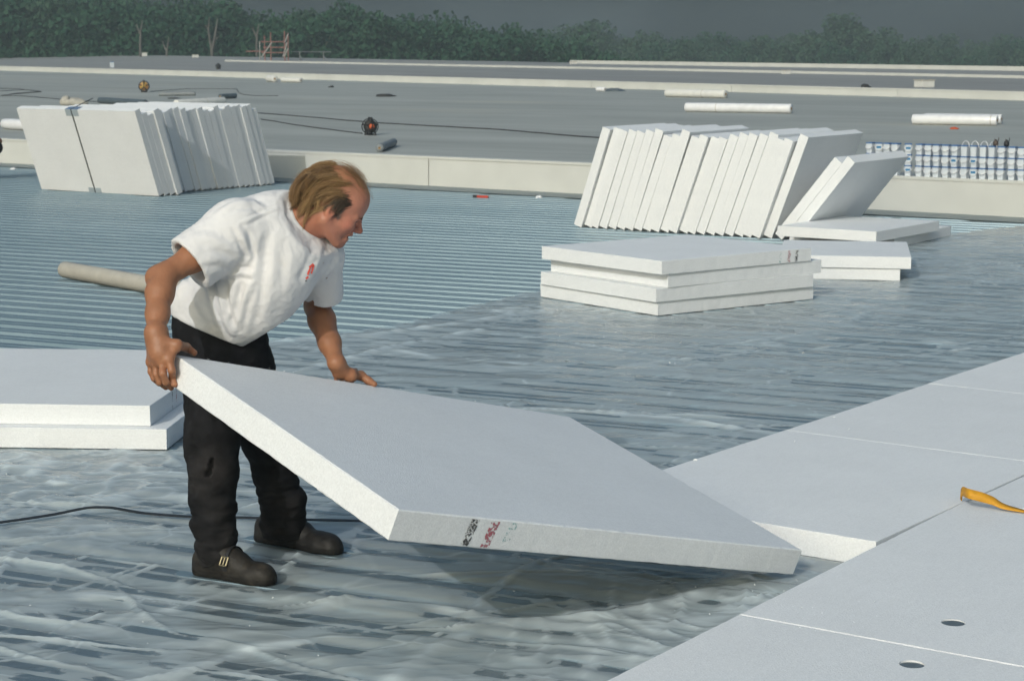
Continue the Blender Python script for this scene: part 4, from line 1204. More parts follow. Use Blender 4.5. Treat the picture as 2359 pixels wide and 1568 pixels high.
    cols = np.tile(np.array([.72, .715, .72]), (len(V), 1)); cols = cols + (np.array([.50, .44, .34]) - cols) * np.clip(dirt * .75, 0, .6)[:, None]
    rib = np.abs(np.linalg.norm(V - (nc + nax * .005) - ((V - nc) @ nax)[:, None] * nax, axis=1) - .088) < .012
    shirt = put('t_shirt', V, Q, M_cotton, None, cols)
    print('shirt verts', len(V))
    bvh = BVHTree.FromPolygons([tuple(v) for v in V], [tuple(map(int, f)) for f in Q])
    # red chest print (a small mark of strokes) laid on the cloth
    M_print = mat('red_shirt_print', (.55, .07, .05), .8); M_print2 = mat('dark_shirt_print', (.12, .12, .13), .8)
    def stroke(pts, w, mt):
        v = []; f = []
        P3 = []
        for (x, y) in pts:
            o = Vector(OO); d = Vector(ray(x, y)).normalized(); hit = bvh.ray_cast(o, d)
            if hit[0] is None: return
            P3.append((hit[0] - d * .0016, d))
        for i, (p, d) in enumerate(P3):
            t = (P3[min(i + 1, len(P3) - 1)][0] - P3[max(i - 1, 0)][0]).normalized(); sd = t.cross(d).normalized() * w / 2
            v += [p + sd - Vector(inv), p - sd - Vector(inv)]
            if i: f.append((2 * i - 2, 2 * i - 1, 2 * i + 1, 2 * i))
        obj('chest_print', v, f, mt, shirt)
    stroke([(708, 633), (711, 624), (714, 613)], .009, M_print); stroke([(712, 616), (717, 612), (722, 608)], .010, M_print)
    stroke([(716, 630), (719, 620), (722, 610)], .008, M_print); stroke([(704, 642), (707, 639), (710, 637)], .008, M_print); stroke([(703, 648), (706, 645)], .006, M_print2)
    # ---- trousers
    t = Body()
    t.cone(I(482, 745, 7.06), I(500, 840, 7.07), .138, .150, .04)
    t.cone(I(540, 790, 7.06), I(545, 860, 7.08), .125, .125, .05)
    t.chain([I(490, 850, 6.99), I(490, 1000, 6.92), I(492, 1085, 6.90), I(489, 1150, 6.90), I(494, 1210, 6.89), I(500, 1278, 6.885)], [.116, .094, .082, .073, .066, .064], .04)
    t.chain([I(560, 850, 7.13), I(612, 1010, 7.19), I(632, 1090, 7.22), I(648, 1150, 7.26), I(655, 1225, 7.31)], [.120, .086, .071, .074, .086], .04)
    t.ell(I(668, 1150, 7.24), (.055, .05, .035), None, .03)
    for (x, y, Y, r) in ((440, 1040, 6.88, .02),): t.ell(I(x, y, Y), (r * 1.2, r, r * 2), None, .03)
    # stacked folds above the shoes and behind the knee
    def cuff(cx, cy, Y, R_, r, tilt): t.torus(I(cx, cy, Y), np.array([tilt[0], tilt[1], 1.0]), R_, r, .022)
    cuff(496, 1272, 6.885, .063, .014, (.25, .1)); cuff(494, 1248, 6.885, .062, .013, (-.2, .1)); cuff(492, 1222, 6.888, .064, .012, (.28, -.1)); cuff(490, 1190, 6.89, .069, .011, (-.25, .1))
    cuff(488, 1150, 6.90, .068, .011, (.35, .1)); cuff(490, 1115, 6.90, .074, .010, (-.3, 0))
    cuff(654, 1215, 7.31, .075, .014, (.2, .1)); cuff(652, 1190, 7.30, .070, .013, (-.25, .1)); cuff(648, 1165, 7.28, .068, .012, (.3, .1)); cuff(640, 1120, 7.24, .064, .010, (-.3, .1))
    p_ = I(500, 1292, 6.885); t.plane_cut(p_, (.36, 0, -1.0), p_ - np.array([.14, .12, .12]), p_ + np.array([.14, .17, .1]))
    p_ = I(655, 1232, 7.31); t.plane_cut(p_, (.03, 0, -1.0), p_ - np.array([.12, .12, .1]), p_ + np.array([.13, .17, .1]))
    V, Q = t.mesh(.0052)
    V = relax(V, Q, 2, .5); nrm = vert_normals(V, Q)
    low = np.clip((.62 - V[:, 2]) / .4, .25, 1)
    e = 1 - np.abs(fbm(V[:, 0] * 7, V[:, 1] * 7, V[:, 2] * 19, oct=3, seed=77)) * 2.4
    V = V + nrm * (.007 * low * e.clip(-.6, 1) + .004 * fbm(V[:, 0] * 20, V[:, 1] * 20, V[:, 2] * 26, oct=2, seed=8))[:, None]
    cols = np.tile(np.array([.0125, .0125, .014]), (len(V), 1))
    dust = np.clip(fbm(V[:, 0] * 6, V[:, 1] * 6, V[:, 2] * 5, oct=4, seed=31) * 1.6, 0, 1) * np.clip((.62 - V[:, 2]) / .3, 0, 1)
    cols = cols + np.array([.014, .0125, .011]) * dust[:, None]
    knee = np.exp(-(np.linalg.norm(V - I(500, 1085, 6.80), axis=1) / .07) ** 2)
    cols = cols + np.array([.012, .010, .009]) * knee[:, None]
    rip = (np.abs((V @ RT) - I(482, 1078, 6.8)[0] + (V[:, 2] - I(482, 1078, 6.8)[2]) * -.25) < .011 + .012 * fbm(V[:, 0] * 40, V[:, 1] * 40, V[:, 2] * 45, oct=2, seed=3) - .10 * np.abs(V[:, 2] - I(482, 1078, 6.8)[2])) & (np.abs(V[:, 2] - I(482, 1078, 6.8)[2]) < .036) & (V[:, 1] < 6.88)
    V[rip] -= nrm[rip] * .012; cols[rip] = (.004, .004, .004)
    put('trousers', V, Q, M_trouser, None, cols)
    print('trousers verts', len(V))
    # ---- shoes
    for k, (h_, t_) in enumerate((foot_near, foot_far)):
        d = (t_ - h_); L = np.linalg.norm(d); d = np.array([*(d / L), 0]); sd = np.array([-d[1], d[0], 0]); z = np.array([0, 0, 1.0]); O = np.array([*h_, 0])
        sh = Body()
        def q(a, b_, c): return O + d * a * L + sd * b_ + z * c
        R = np.stack([d, sd, z], 1)
        sh.ell(q(.15, 0, .05), (.058, .042, .06), R, .03)
        sh.ell(q(.42, 0, .045), (.10, .044, .055), R, .03)
        sh.ell(q(.74, .004 * (-1 if k == 0 else 1), .032), (.092, .050, .046), R, .03)
        sh.ell(q(.87, 0, .036), (.046, .043, .036), R, .02)
        sh.chain([q(.22, 0, .16), q(.30, 0, .09), q(.55, 0, .06)], [.052, .058, .045], .03)
        sh.chain([q(.12, 0, .016), q(.5, .0, .014), q(.78, 0, .014), q(.9, 0, .016)], [.046, .043, .055, .045], .01)
        sh.plane_cut(q(.5, 0, .001), -z, q(.5, 0, 0) - .4, q(.5, 0, 0) + .4)
        sh.plane_cut(q(.3, 0, .165), z, q(.3, 0, .165) - .3, q(.3, 0, .165) + .3)
        V, Q = sh.mesh(.004); V = relax(V, Q, 1, .5); nrm = vert_normals(V, Q)
        V = V + nrm * (.0022 * fbm(V[:, 0] * 24, V[:, 1] * 24, V[:, 2] * 34, oct=3, seed=91 + k))[:, None]
        V[:, 2] = np.maximum(V[:, 2], .0015)
        c0 = np.array([.019, .0165, .0135]) if k == 0 else np.array([.014, .013, .012])
        cols = np.tile(c0, (len(V), 1))
        sole = V[:, 2] < .026; cols[sole] = c0 * .5
        du = np.clip(fbm(V[:, 0] * 30, V[:, 1] * 30, V[:, 2] * 30, oct=3, seed=5) * 2 - .3, 0, 1); cols = cols + np.array([.035, .029, .021]) * (du * (.5 if k == 0 else .15))[:, None]
        so = put('shoe', V, Q, M_shoe, None, cols)
        if k == 0:
            mb = MB(); pts = []
            bv = BVHTree.FromPolygons([tuple(v) for v in V], [tuple(map(int, f)) for f in Q])
            for a in np.linspace(-100, 100, 17):
                w = math.radians(a); o = q(.50, 0, .05) + (sd * math.sin(w) + z * math.cos(w)) * .2; dd = (q(.50, 0, .05) - o)
                hit = bv.ray_cast(Vector(o), Vector(dd).normalized())
                if hit[0] is not None: pts.append(hit[0] + hit[1] * .002 - Vector(inv))
            v = []; f = []
            for i, p in enumerate(pts):
                v += [p + Vector(d * .011), p - Vector(d * .011)]
                if i: f.append((2 * i - 2, 2 * i - 1, 2 * i + 1, 2 * i))
            st = obj('shoe_strap', v, f, M_black, so, True)
            pb = Vector(pts[2]) if len(pts) > 4 else Vector(q(.43, -.05, .06) - inv)
            pb = min(pts, key=lambda p: (p + Vector(inv) - Vector(I(532, 1297, 6.80))).length)
            M_buckle = mat('brass_buckle', (.55, .47, .30), .3, metal=.9)
            mb = MB(); nn = Vector((-.2, -.85, .5)).normalized(); du_ = Vector(d); su = nn.cross(du_).normalized(); c = pb + nn * .006
            ring = [c + du_ * x + su * y for x, y in ((-.014, -.016), (.014, -.016), (.014, .016), (-.014, .016), (-.014, -.016))]
            for p, r_ in zip(ring[:-1], ring[1:]): mb.tube([p, r_], .0028, 6)
            mb.tube([c + su * .016, c - su * .016], .002, 6)
            mb.build('buckle', M_buckle, so)
    # ---- hair: scalp layer plus combed strands
    def rotp(p): return HO + HR @ np.array(p)
    C0 = np.array([-.010, 0, .052]); R0 = np.array([.112, .083, .098])
    g = np.linalg.inv(HR) @ np.array([0, 0, -1.0])               # gravity in the head frame
    v = []; f = []; cl = []
    r = np.random.RandomState(3)
    NS = 12
    def guide(p0, length, comb, droop, wave, lift, flick):
        p = np.array(p0, float); dr = np.array(comb, float); dr /= np.linalg.norm(dr); st = length / (NS - 1); ph = r.uniform(0, 6.28); out = []
        for i in range(NS):
            t = i / (NS - 1); e = (p - C0) / R0; le = np.linalg.norm(e); nn = e / R0; nn /= np.linalg.norm(nn)
            lim = 1 + lift * min(1, .2 + 1.2 * t) / .09
            if le < lim and p[2] > -.035: p = C0 + e / le * lim * R0
            out.append((p.copy(), nn))
            tang = comb - nn * (comb @ nn)
            side = np.cross(nn, dr)
            dr = dr * .6 + tang * .30 * (1 - t) + g * droop * (.1 + t) + (side * math.sin(ph + t * 9) + nn * math.cos(ph + t * 8) * .6) * wave * t
            if t > .8: dr = dr + (nn * .3 + np.array([-.3, 0, .1])) * flick
            if le <= lim + .05 and p[2] > -.02: dr = dr - nn * min(0, dr @ nn)
            dr /= np.linalg.norm(dr); p = p + dr * st
        return out
    def lock(G_, n, spread, width, colr, clump):
        nonlocal v, f, cl
        for k in range(n):
            o = r.normal(size=3) * spread; o2 = r.normal(size=3) * spread; base = len(v); c = colr * r.uniform(.85, 1.18); L_ = r.uniform(.75, 1.0); w0_ = width * r.uniform(.7, 1.3)
            for i, (p, nn) in enumerate(G_):
                t = i / (NS - 1)
                q = p + o * (1 - clump * t) + o2 * .5 * math.sin(t * 3.1)
                if t > L_: q = G_[int(L_ * (NS - 1))][0] + o * (1 - clump * L_) + o2 * .5 * math.sin(L_ * 3.1) + (q - p) * 0
                # stay off the skull
                e = (q - C0) / R0; le = np.linalg.norm(e)
                if le < 1.015 and q[2] > -.02: q = C0 + e / le * 1.015 * R0
                tdir = G_[min(i + 1, NS - 1)][0] - G_[max(i - 1, 0)][0]; sd = np.cross(tdir, nn); sd /= np.linalg.norm(sd) + 1e-9
                w = w0_ * (1 - .8 * t ** 2)
                for kk in range(3):
                    a = 2 * math.pi * kk / 3; v.append(rotp(q + (sd * math.cos(a) + nn * math.sin(a) * .7) * w)); cl.append(c * (.82 + .35 * t))
            for i in range(NS - 1):
                for kk in range(3): f.append((base + i * 3 + kk, base + i * 3 + (kk + 1) % 3, base + (i + 1) * 3 + (kk + 1) % 3, base + (i + 1) * 3 + kk))
    pal = [np.array(c) * np.array([1.1, .97, .82]) for c in ((.30, .205, .105), (.40, .29, .155), (.23, .152, .08), (.20, .135, .072), (.35, .25, .135), (.28, .195, .11))]
    cnt = 0
    while cnt < 150:
        d_ = r.normal(size=3); d_ /= np.linalg.norm(d_); p = C0 + d_ * R0
        x, y, z_ = p
        if z_ < .0 or abs(y) < .03 and x > -.06: continue
        if x > .050 - max(0, z_ - .07) * 1.0: continue           # temples recede upwards
        if z_ > .122 and x > -.055: continue                       # bald crown
        if x > .010 and z_ < .040: continue                        # keep the ear and cheek free
        comb = np.array([-.95, .0, -.28 - .25 * r.random()]) if z_ > .035 else np.array([-.75, 0, -.65])
        comb = comb + r.normal(size=3) * .08
        near_ear = x > .0 and z_ < .07
        ln = r.uniform(.07, .10) if near_ear else (r.uniform(.17, .24) if x > -.06 else r.uniform(.13, .19))
        c = pal[r.randint(len(pal))]
        if x > .015 and z_ < .075: c = np.array([.085, .062, .042])
        lock(guide(p, ln, comb, .44, .32, r.uniform(.005, .017), r.uniform(-.2, .8)), 34, .0062, .00055, c, .62); cnt += 1
    for k in range(44):                                          # long loose locks at the nape
        p = C0 + R0 * np.array([-.62 + .22 * r.normal(), -.74 + .12 * r.normal(), -.05 + .3 * r.random()]) * .99
        lock(guide(p, r.uniform(.10, .17), np.array([-.45, -.1, -.85]), .3, .45, .012, r.uniform(0, 1.2)), 30, .006, .00055, pal[r.randint(len(pal))] * 1.1, .6)
    for k in range(46):                                          # thin wisps over the crown and forehead
        x = r.uniform(-.05, .07); y = r.uniform(-.05, .05); e = 1 - (((x - C0[0]) / R0[0]) ** 2 + (y / R0[1]) ** 2)
        p = np.array([x, y, C0[2] + R0[2] * math.sqrt(max(e, .01))])
        lock(guide(p, r.uniform(.05, .10), np.array([.8 if r.random() < .5 else -.9, r.uniform(-.5, .5), .1]), .22, .25, r.uniform(.003, .014), .3), 7, .007, .00035, pal[2], .3)
    for k in range(14):                                          # greying sideburn
        p = np.array([r.uniform(.018, .040), -.077, r.uniform(-.012, .035)])
        lock(guide(p, .022, np.array([-.25, 0, -1.0]), .1, .1, .003, 0), 14, .004, .0004, np.array([.15, .13, .115]), .1)
    V = np.array(v); Q = np.array(f)
    put('hair', V, Q, M_hair, None, np.array(cl))
    # brows
    M_brow = mat('brow_hair', (.13, .085, .05), .6)
    for sgn in (-1, 1):
        mb = MB()
        for k in range(26):
            y = sgn * (.016 + .034 * k / 25); x = .108 - .018 * (abs(y) / .05) ** 2 + .004
            p = hd(x, y, .010 + .006 * r.random()); mb.tube([Vector(p - inv), Vector(p - inv + HR @ np.array([.004, sgn * .008, .001 + .006 * r.random()]))], [.0009, .0004], 3)
        mb.build('eyebrow', M_brow, body)['kind'] = 'stuff'
man()

# ------------------------------------------------------------------ second worker, crouching at the upstand, cut by the frame edge
def worker():
    O = np.array([-8.22, 29.35, 0])          # feet
    root = empty('person', O)
    tag(root, 'crouching worker in white cap and T-shirt beside the strapped foam boards', 'person')
    R = lambda x, y, z: O + np.array([x, y, z])
    b = Body()
    # crouch: facing +x (towards the boards)
    hipz, shz = .42, .82
    b.ell(R(.33, 0, 1.02), (.10, .078, .12), None, .03).ell(R(.40, 0, .98), (.05, .05, .07), None, .02).ell(R(.445, 0, .985), (.02, .014, .02), None, .01)
    b.ell(R(.32, -.08, 1.0), (.02, .012, .03), None, .01).ell(R(.32, .08, 1.0), (.02, .012, .03), None, .01)
    b.cone(R(.30, 0, .95), R(.22, 0, .83), .058, .065, .03)
    b.chain([R(.22, 0, .82), R(.10, 0, .62), R(-.02, 0, hipz)], [.12, .13, .14], .05)
    for s in (-1, 1):
        sh = R(.22, s * .19, .80)
        el = R(.44, s * .22, .50) if s < 0 else R(.40, s * .23, .55)
        wr = R(.22, s * .19, .40)
        b.cone(R(.2, s * .08, .80), sh, .08, .062, .04).chain([sh, el], [.058, .046], .03).chain([el, wr], [.046, .032], .02)
        hd_ = wr + np.array([-.06, -s * .01, .0]); b.cone(wr, hd_, .03, .03, .02)
        for k in range(4): q = hd_ + np.array([.0, (k - 1.5) * .02, 0]); b.cone(q, q + np.array([-.07, 0, -.03]), .011, .009, .006)
        b.cone(wr + np.array([-.03, 0, .01]), wr + np.array([-.07, s * -.05, .03]), .013, .010, .008)
        b.chain([R(-.02, s * .10, hipz), R(.36, s * .15, .46), R(.06, s * .13, .08)], [.095, .075, .055], .04)
    V, Q = b.mesh(.011); V = relax(V, Q, 1)
    body = big_mesh('body', V - O, Q, M_skin, root, np.tile(np.array([.36, .16, .09]), (len(V), 1)))
    s_ = Body()
    s_.chain([R(.22, 0, .80), R(.10, 0, .62), R(.0, 0, .46)], [.145, .155, .165], .05)
    for s in (-1, 1):
        sh = R(.22, s * .19, .80); el = R(.44, s * .22, .50) if s < 0 else R(.40, s * .23, .55)
        s_.cone(R(.18, s * .08, .78), sh, .105, .09, .04).capcone(sh, sh + (el - sh) * .75, .085, .08, sh + (el - sh) * .5, el - sh, .03)
    V, Q = s_.mesh(.012); V = relax(V, Q, 1); V += vert_normals(V, Q) * (.012 * fbm(V[:, 0] * 12, V[:, 1] * 12, V[:, 2] * 8, oct=3, seed=2))[:, None]
    big_mesh('t_shirt', V - O, Q, M_cotton, root, np.tile(np.array([.72, .72, .73]), (len(V), 1)))
    t = Body(); t.cone(R(-.03, 0, .45), R(-.02, 0, .38), .16, .17, .04)
    for s in (-1, 1): t.chain([R(-.02, s * .10, hipz), R(.37, s * .15, .46), R(.07, s * .13, .12)], [.115, .095, .075], .04)
    V, Q = t.mesh(.012); V = relax(V, Q, 1)
    big_mesh('trousers', V - O, Q, M_trouser, root, np.tile(np.array([.03, .03, .035]), (len(V), 1)))
    for s in (-1, 1):
        f = Body(); f.cone(R(.0, s * .13, .05), R(.22, s * .14, .04), .045, .042, .02); f.ell(R(.06, s * .13, .08), (.06, .05, .06), None, .03)
        f.plane_cut(R(0, 0, .002), (0, 0, -1), R(-1, -1, -.2), R(1, 1, .3))
        V, Q = f.mesh(.011); big_mesh('shoe', V - O, Q, M_shoe, root, np.tile(np.array([.03, .025, .02]), (len(V), 1)))
    c = Body(); c.ell(R(.325, 0, 1.065), (.112, .09, .095), None, .02); c.ell(R(.43, 0, 1.075), (.06, .06, .012), None, .02)
    c.plane_cut(R(.3, 0, 1.055), (.1, 0, -1), R(-.2, -.4, .6), R(.9, .4, 1.055)); 
    V, Q = c.mesh(.008); big_mesh('cap', V - O, Q, M_cotton, root, np.tile(np.array([.74, .74, .74]), (len(V), 1)))
worker()

# ------------------------------------------------------------------ buckets on the near upstand
def buckets():
    bw, bd, bh = .080, .105, .128
    def tub(w0, d0, w1, d1, z0, z1):
        def ring(w, d, z, r=.010):
            p = []
            for (cx, cy, a0) in ((w / 2 - r, d / 2 - r, 0), (-w / 2 + r, d / 2 - r, 90), (-w / 2 + r, -d / 2 + r, 180), (w / 2 - r, -d / 2 + r, 270)):
                for k in range(3): a = math.radians(a0 + 45 * k); p.append((cx + r * math.cos(a), cy + r * math.sin(a), z))
            return p
        v = ring(w0, d0, z0) + ring(w1, d1, z1); n = 12
        return v, [tuple(range(n - 1, -1, -1)), tuple(range(n, 2 * n))] + [(k, (k + 1) % n, n + (k + 1) % n, n + k) for k in range(n)]
    me_b = MB().add(*tub(bw * .86, bd * .88, bw, bd, 0, bh - .014)).mesh('bucket_body', M_bucket)
    me_l = MB().add(*tub(bw * 1.07, bd * 1.05, bw * 1.07, bd * 1.05, bh - .0138, bh - .001)).mesh('bucket_lid', M_lid)
    def handle(up):
        pts = []
        for k in range(9):
            a = math.pi * k / 8; x = -math.cos(a) * bw * .60; dz = math.sin(a) * .07
            if up == 2: pts.append((x, 0, bh - .03 + dz * 1.15))
            else:
                t = math.radians((-38, -62, -20)[up % 3]); s = (1, 1, -1)[up % 3]
                pts.append((x * 1.02, -.012 - s * 0 - dz * math.cos(t) * .35 - (bd * .42 * math.sin(a) ** .5), bh - .03 + dz * math.sin(t)))
        return MB().tube(pts, .0042, 5).mesh('bucket_handle', M_whiteplastic)
    me_h = [handle(0), handle(1), handle(2)]
    me_s = MB().box((.0, -bd * .475, bh * .58), (.055, .003, .026)).mesh('bucket_label', M_sticker)
    a0 = math.atan2(T1[1], T1[0])
    r = random.Random(5)
    xs = [2003, 2022, 2042, 2062, 2090, 2118, 2137, 2157, 2178, 2199, 2221, 2243, 2264, 2284, 2306, 2330, 2352, 2374, 2396]
    tiers = ('on the bottom tier', 'on the middle tier', 'on the top tier')
    for k, x in enumerate(xs):
        p = G(x, 340 + (x - 2000) * .055 + 70, PAR_H)
        # project on the upstand line
        s = s_of(p, A1, T1); q = A1 + T1 * s; 
        d = ray(x, 415); 
        den = d[0] * N1[0] + d[1] * N1[1]; tt = ((P1A + N1 * .075) @ N1) / den; q = np.array([d[0] * tt, d[1] * tt])
        ang = a0 + r.uniform(-.07, .07) + (.45 if k in (1, 4) else 0)
        for tr in range(3):
            root = empty('bucket', (q[0] + r.uniform(-.004, .004), q[1] + r.uniform(-.004, .004), PAR_H + .0065 + tr * (bh + .0005)), ang + r.uniform(-.05, .05))
            state = 'with its handle standing up' if (tr == 2 and k in (10, 11, 12, 13)) else ('with a blue label' if (k in (1, 4, 11) or (k, tr) == (9, 1)) else 'with its handle hanging down')
            tag(root, 'white blue-lidded bucket %s, %s' % (tiers[tr], state), 'bucket', 'buckets on the upstand wall')
            inst('body', me_b, root); inst('lid', me_l, root)
            inst('handle', me_h[2 if (tr == 2 and k in (10, 11, 12, 13)) else r.choice((0, 0, 1))], root)
            if 'label' in state: inst('sticker', me_s, root)
    # two dark tools standing on the lids
    for k, (x, lab) in enumerate(((2293, 'dark brown hot air welder standing on the bucket lids'), (2318, 'black and grey hot air welder standing on the bucket lids'))):
        d = ray(x, 330); den = d[0] * N1[0] + d[1] * N1[1]; tt = ((P1A + N1 * .09) @ N1) / den
        root = empty('hot_air_welder', (d[0] * tt, d[1] * tt, PAR_H + .0075 + 3 * (bh + .0005))); tag(root, lab, 'tool', 'tools on the buckets')
        m_ = M_black if k else mat('brown_tool_housing', (.07, .05, .04), .5)
        MB().lathe([(0, .0), (0, .028), (.02, .032), (.05, .03), (.06, .014), (.075, .012), (.075, 0)], (0, 0, 0), (0, 0, 1), 12).build('housing', m_, root, True)
        MB().tube([(-.02, 0, .055), (-.01, 0, .09)], .004, 6).build('nozzle', M_steelgrey, root)
        MB().tube([(.02, 0, .05), (.035, 0, .075), (.03, 0, .095)], .005, 6).build('grip', m_, root)
buckets()

# ------------------------------------------------------------------ rolls of membrane and plastic
def roll(p, d, L, r, m, label, cat='roll', group=None, slope=None, core=True, band=None, name='membrane_roll', end_mat=None):
    z0 = slope.z(p) if slope else 0.0
    d = np.array([d[0], d[1], 0.0]); d /= np.linalg.norm(d)
    q2 = np.array(p[:2]) + d[:2] * L; z1 = slope.z(q2) if slope else 0.0
    root = empty(name, (p[0], p[1], z0 + .001)); tag(root, label, cat, group)
    ax = Vector((d[0] * L, d[1] * L, z1 - z0)).normalized(); c = Vector((0, 0, r))
    prof = [(0, r * .32), (0, r * .97), (.01, r), (L * .3, r * 1.008), (L * .6, r * .995), (L - .01, r), (L, r * .97), (L, r * .32)]
    MB().lathe(prof, c, ax, 22).build('wrap', m, root, True)
    MB().lathe([(.02, 0.0001), (-.004, r * .33), (-.004, r * .22), (.03, r * .2)], c, ax, 14).build('core', M_core, root)
    MB().lathe([(L - .02, 0.0001), (L + .004, r * .33), (L + .004, r * .22), (L - .03, r * .2)], c, ax, 14).build('core', M_core, root)
    if band is not None:
        for t in band: MB().lathe([(t * L, r * 1.0), (t * L, r * 1.02), (t * L + .012, r * 1.02), (t * L + .012, r)], c, ax, 22).build('tape_band', M_kraft, root)
    return root
def roll_px(x0, y0, x1, y1, rpx, m, label, slope=ROOF_A, **kw):
    a, b = slope.at(x0, y0), slope.at(x1, y1); d = (b - a)[:2]; L = np.linalg.norm(d)
    return roll(a, d, L, rpx * np.linalg.norm(a - OO) / CAM_F, m, label, slope=slope, **kw)
roll_px(1580, 258, 1822, 262, 10.5, M_whiteplastic, 'longest glossy white wrapped roll lying on the grey roof', band=(.3,))
roll_px(2102, 287, 2296, 290, 11.5, M_whiteplastic, 'glossy white wrapped roll on the grey roof behind the buckets', band=(.93,))
roll_px(2130, 283, 2306, 286, 10.5, M_whiteplastic, 'second white wrapped roll peeping out behind the roll near the buckets')
roll_px(1535, 224, 1671, 227, 9, M_whitefleece, 'dull white roll lying against the low upstand wall', band=(.62,))
roll_px(12, 298, 75, 302, 12, M_whiteplastic, 'white wrapped roll on the roof behind the strapped boards')
roll_px(405, 250, 515, 243, 9.5, M_whitefleece, 'pale roll tied with a dark cord behind the strapped boards', band=(.6,))
roll_px(650, 190, 693, 191, 5.5, M_whitefleece, 'small pale roll lying by the low upstand wall beside an upright roll end')
roll_px(618, 189, 633, 190, 7.5, M_whitefleece, 'short white roll showing its round end by the low upstand wall')
roll_px(1375, 211, 1393, 211.5, 5.0, M_whiteplastic, 'short white plastic roll by the low upstand wall beside a dark cloth')
roll_px(366, 222, 450, 221, 4.5, M_greyroll, 'slim dark grey roll lying near the yellow cable reel')
roll_px(507, 229, 542, 227, 6.0, M_darkroll, 'short dark blue grey roll beside the slim grey roll')
roll_px(230, 238, 335, 244, 6.5, M_darkroll, 'dark grey roll lying right behind the strapped boards')
roll_px(874, 351, 906, 337, 9.5, M_greyroll, 'short grey membrane roll lying end-on behind the near upstand wall')

def deck_roll():
    a, b = G(150, 640), G(420, 690)
    d = (b - a)[:2]; L = np.linalg.norm(d)
    roll(a, d, L, .07, M_pipe, 'long beige roll lying on the bare ribbed deck behind the man', name='fabric_roll')
deck_roll()

# beige folded sack behind the strapped boards
def sack():
    p = ROOF_A.at(166, 243); b = Body()
    b.ell(p + np.array([0, 0, .07]), (.30, .18, .13), None, .05).ell(p + np.array([-.14, 0, .12]), (.13, .15, .12), None, .05).ell(p + np.array([.2, 0, .05]), (.2, .15, .08), None, .05)
    b.cone(p + np.array([-.05, -.2, .14]), p + np.array([0, .1, .26]), .03, .05, .04, sub=True)
    b.plane_cut(p + np.array([0, 0, .003]), (0, 0, -1), p - 1, p + 1)
    V, Q = b.mesh(.016); V = relax(V, Q, 1); V += vert_normals(V, Q) * (.02 * fbm(V[:, 0] * 10, V[:, 1] * 10, V[:, 2] * 14, oct=3, seed=6))[:, None]
    V[:, 2] = np.maximum(V[:, 2], p[2] + .001)
    o = big_mesh('sack', V - p, Q, M_kraft); o.location = p
    tag(o, 'crumpled beige sack lying on the roof behind the strapped boards', 'sack')
sack()

# ------------------------------------------------------------------ cable reels and cables
def reel(p, r, yaw, mats, label, slope=ROOF_A):
    z = slope.z(p); root = empty('cable_reel', (p[0], p[1], z), yaw); tag(root, label, 'cable reel', 'cable reels')
    m_disc, m_hub, m_wire = mats; w = r * .42; c = Vector((0, 0, r * 1.12))
    for s in (-1, 1):
        mb = MB(); mb.lathe([(s * w, r * .93), (s * w + .01, r), (s * w + .02, r), (s * w + .02, r * .9), (s * w, r * .9)], c, (0, 1, 0), 28)
        for k in range(5):
            a = 2 * math.pi * k / 5 + .3
            mb.tube([c + Vector((math.cos(a) * r * .3, s * w + .01, math.sin(a) * r * .3)), c + Vector((math.cos(a) * r * .93, s * w + .01, math.sin(a) * r * .93))], r * .13, 6)
        mb.build('flange', m_disc, root)
    MB().lathe([(-w * .95, r * .3), (-w * .95, r * .78), (-w * .3, r * .82), (w * .4, r * .8), (w * .95, r * .78), (w * .95, r * .3)], c, (0, 1, 0), 24).build('wound_cable', m_wire, root, True)
    MB().lathe([(-w - .035, 0.0001), (-w - .035, r * .26), (-w - .02, r * .34), (w, r * .34), (w, 0.0001)], c, (0, 1, 0), 18).build('hub', m_hub, root, True)
    mb = MB()
    for s in (-1, 1):
        y = s * (w + .035)
        mb.tube([(-r * .55, y, .012), (r * .55, y, .012)], .010, 6); mb.tube([(-r * .5, y, .012), (0, y, r * 1.12), (0, y * .9, r * 2.2)], .010, 6); mb.tube([(r * .5, y, .012), (0, y, r * 1.12)], .010, 6)
    mb.tube([(0, -(w + .035) * .9, r * 2.2), (0, (w + .035) * .9, r * 2.2)], .012, 6)
    mb.build('stand', M_black, root)
M_reelyel = mat('yellow_reel_face', (.40, .33, .06), .5, color2=(.45, .10, .04), scale=4)
reel(ROOF_A.at(853, 312), .135, .45, (M_black, M_orange, M_cable), 'black cable reel with orange hub on the grey roof')
reel(ROOF_A.at(332, 213), .155, .1, (M_black, M_reelyel, M_reelyel), 'yellow and red faced cable reel farther back on the grey roof')
reel(ROOF_B.at(503, 160), .11, .6, (M_black, M_black, M_cable), 'small dark cable reel on the far roof bay', ROOF_B)
def cable(pts, r, label, slope=ROOF_A, m=M_cable, name='cable', jit=.02):
    P = []
    r_ = random.Random(len(pts) * 7 + int(pts[0][0]))
    W = [slope.at(*p) if slope else G(*p) for p in pts]
    for a, b in zip(W[:-1], W[1:]):
        n = max(3, int(np.linalg.norm(b - a) / .35))
        for k in range(n):
            q = a + (b - a) * k / n; q = q + np.array([r_.uniform(-jit, jit), r_.uniform(-jit, jit), 0]); P.append(q)
    P.append(W[-1]); o = P[0].copy()
    V = [(q[0] - o[0], q[1] - o[1], (slope.z(q) if slope else 0) + r - o[2] + .002) for q in P]
    ob = MB().tube(V, r, 5).build(name, m, None, True); ob.location = o
    return tag(ob, label, 'cable', 'cables on the roof')
cable([(596, 262), (700, 270), (860, 284), (1000, 292), (1150, 300), (1300, 313), (1390, 320)], .010, 'long dark cable running from behind the strapped boards to the leaning boards')
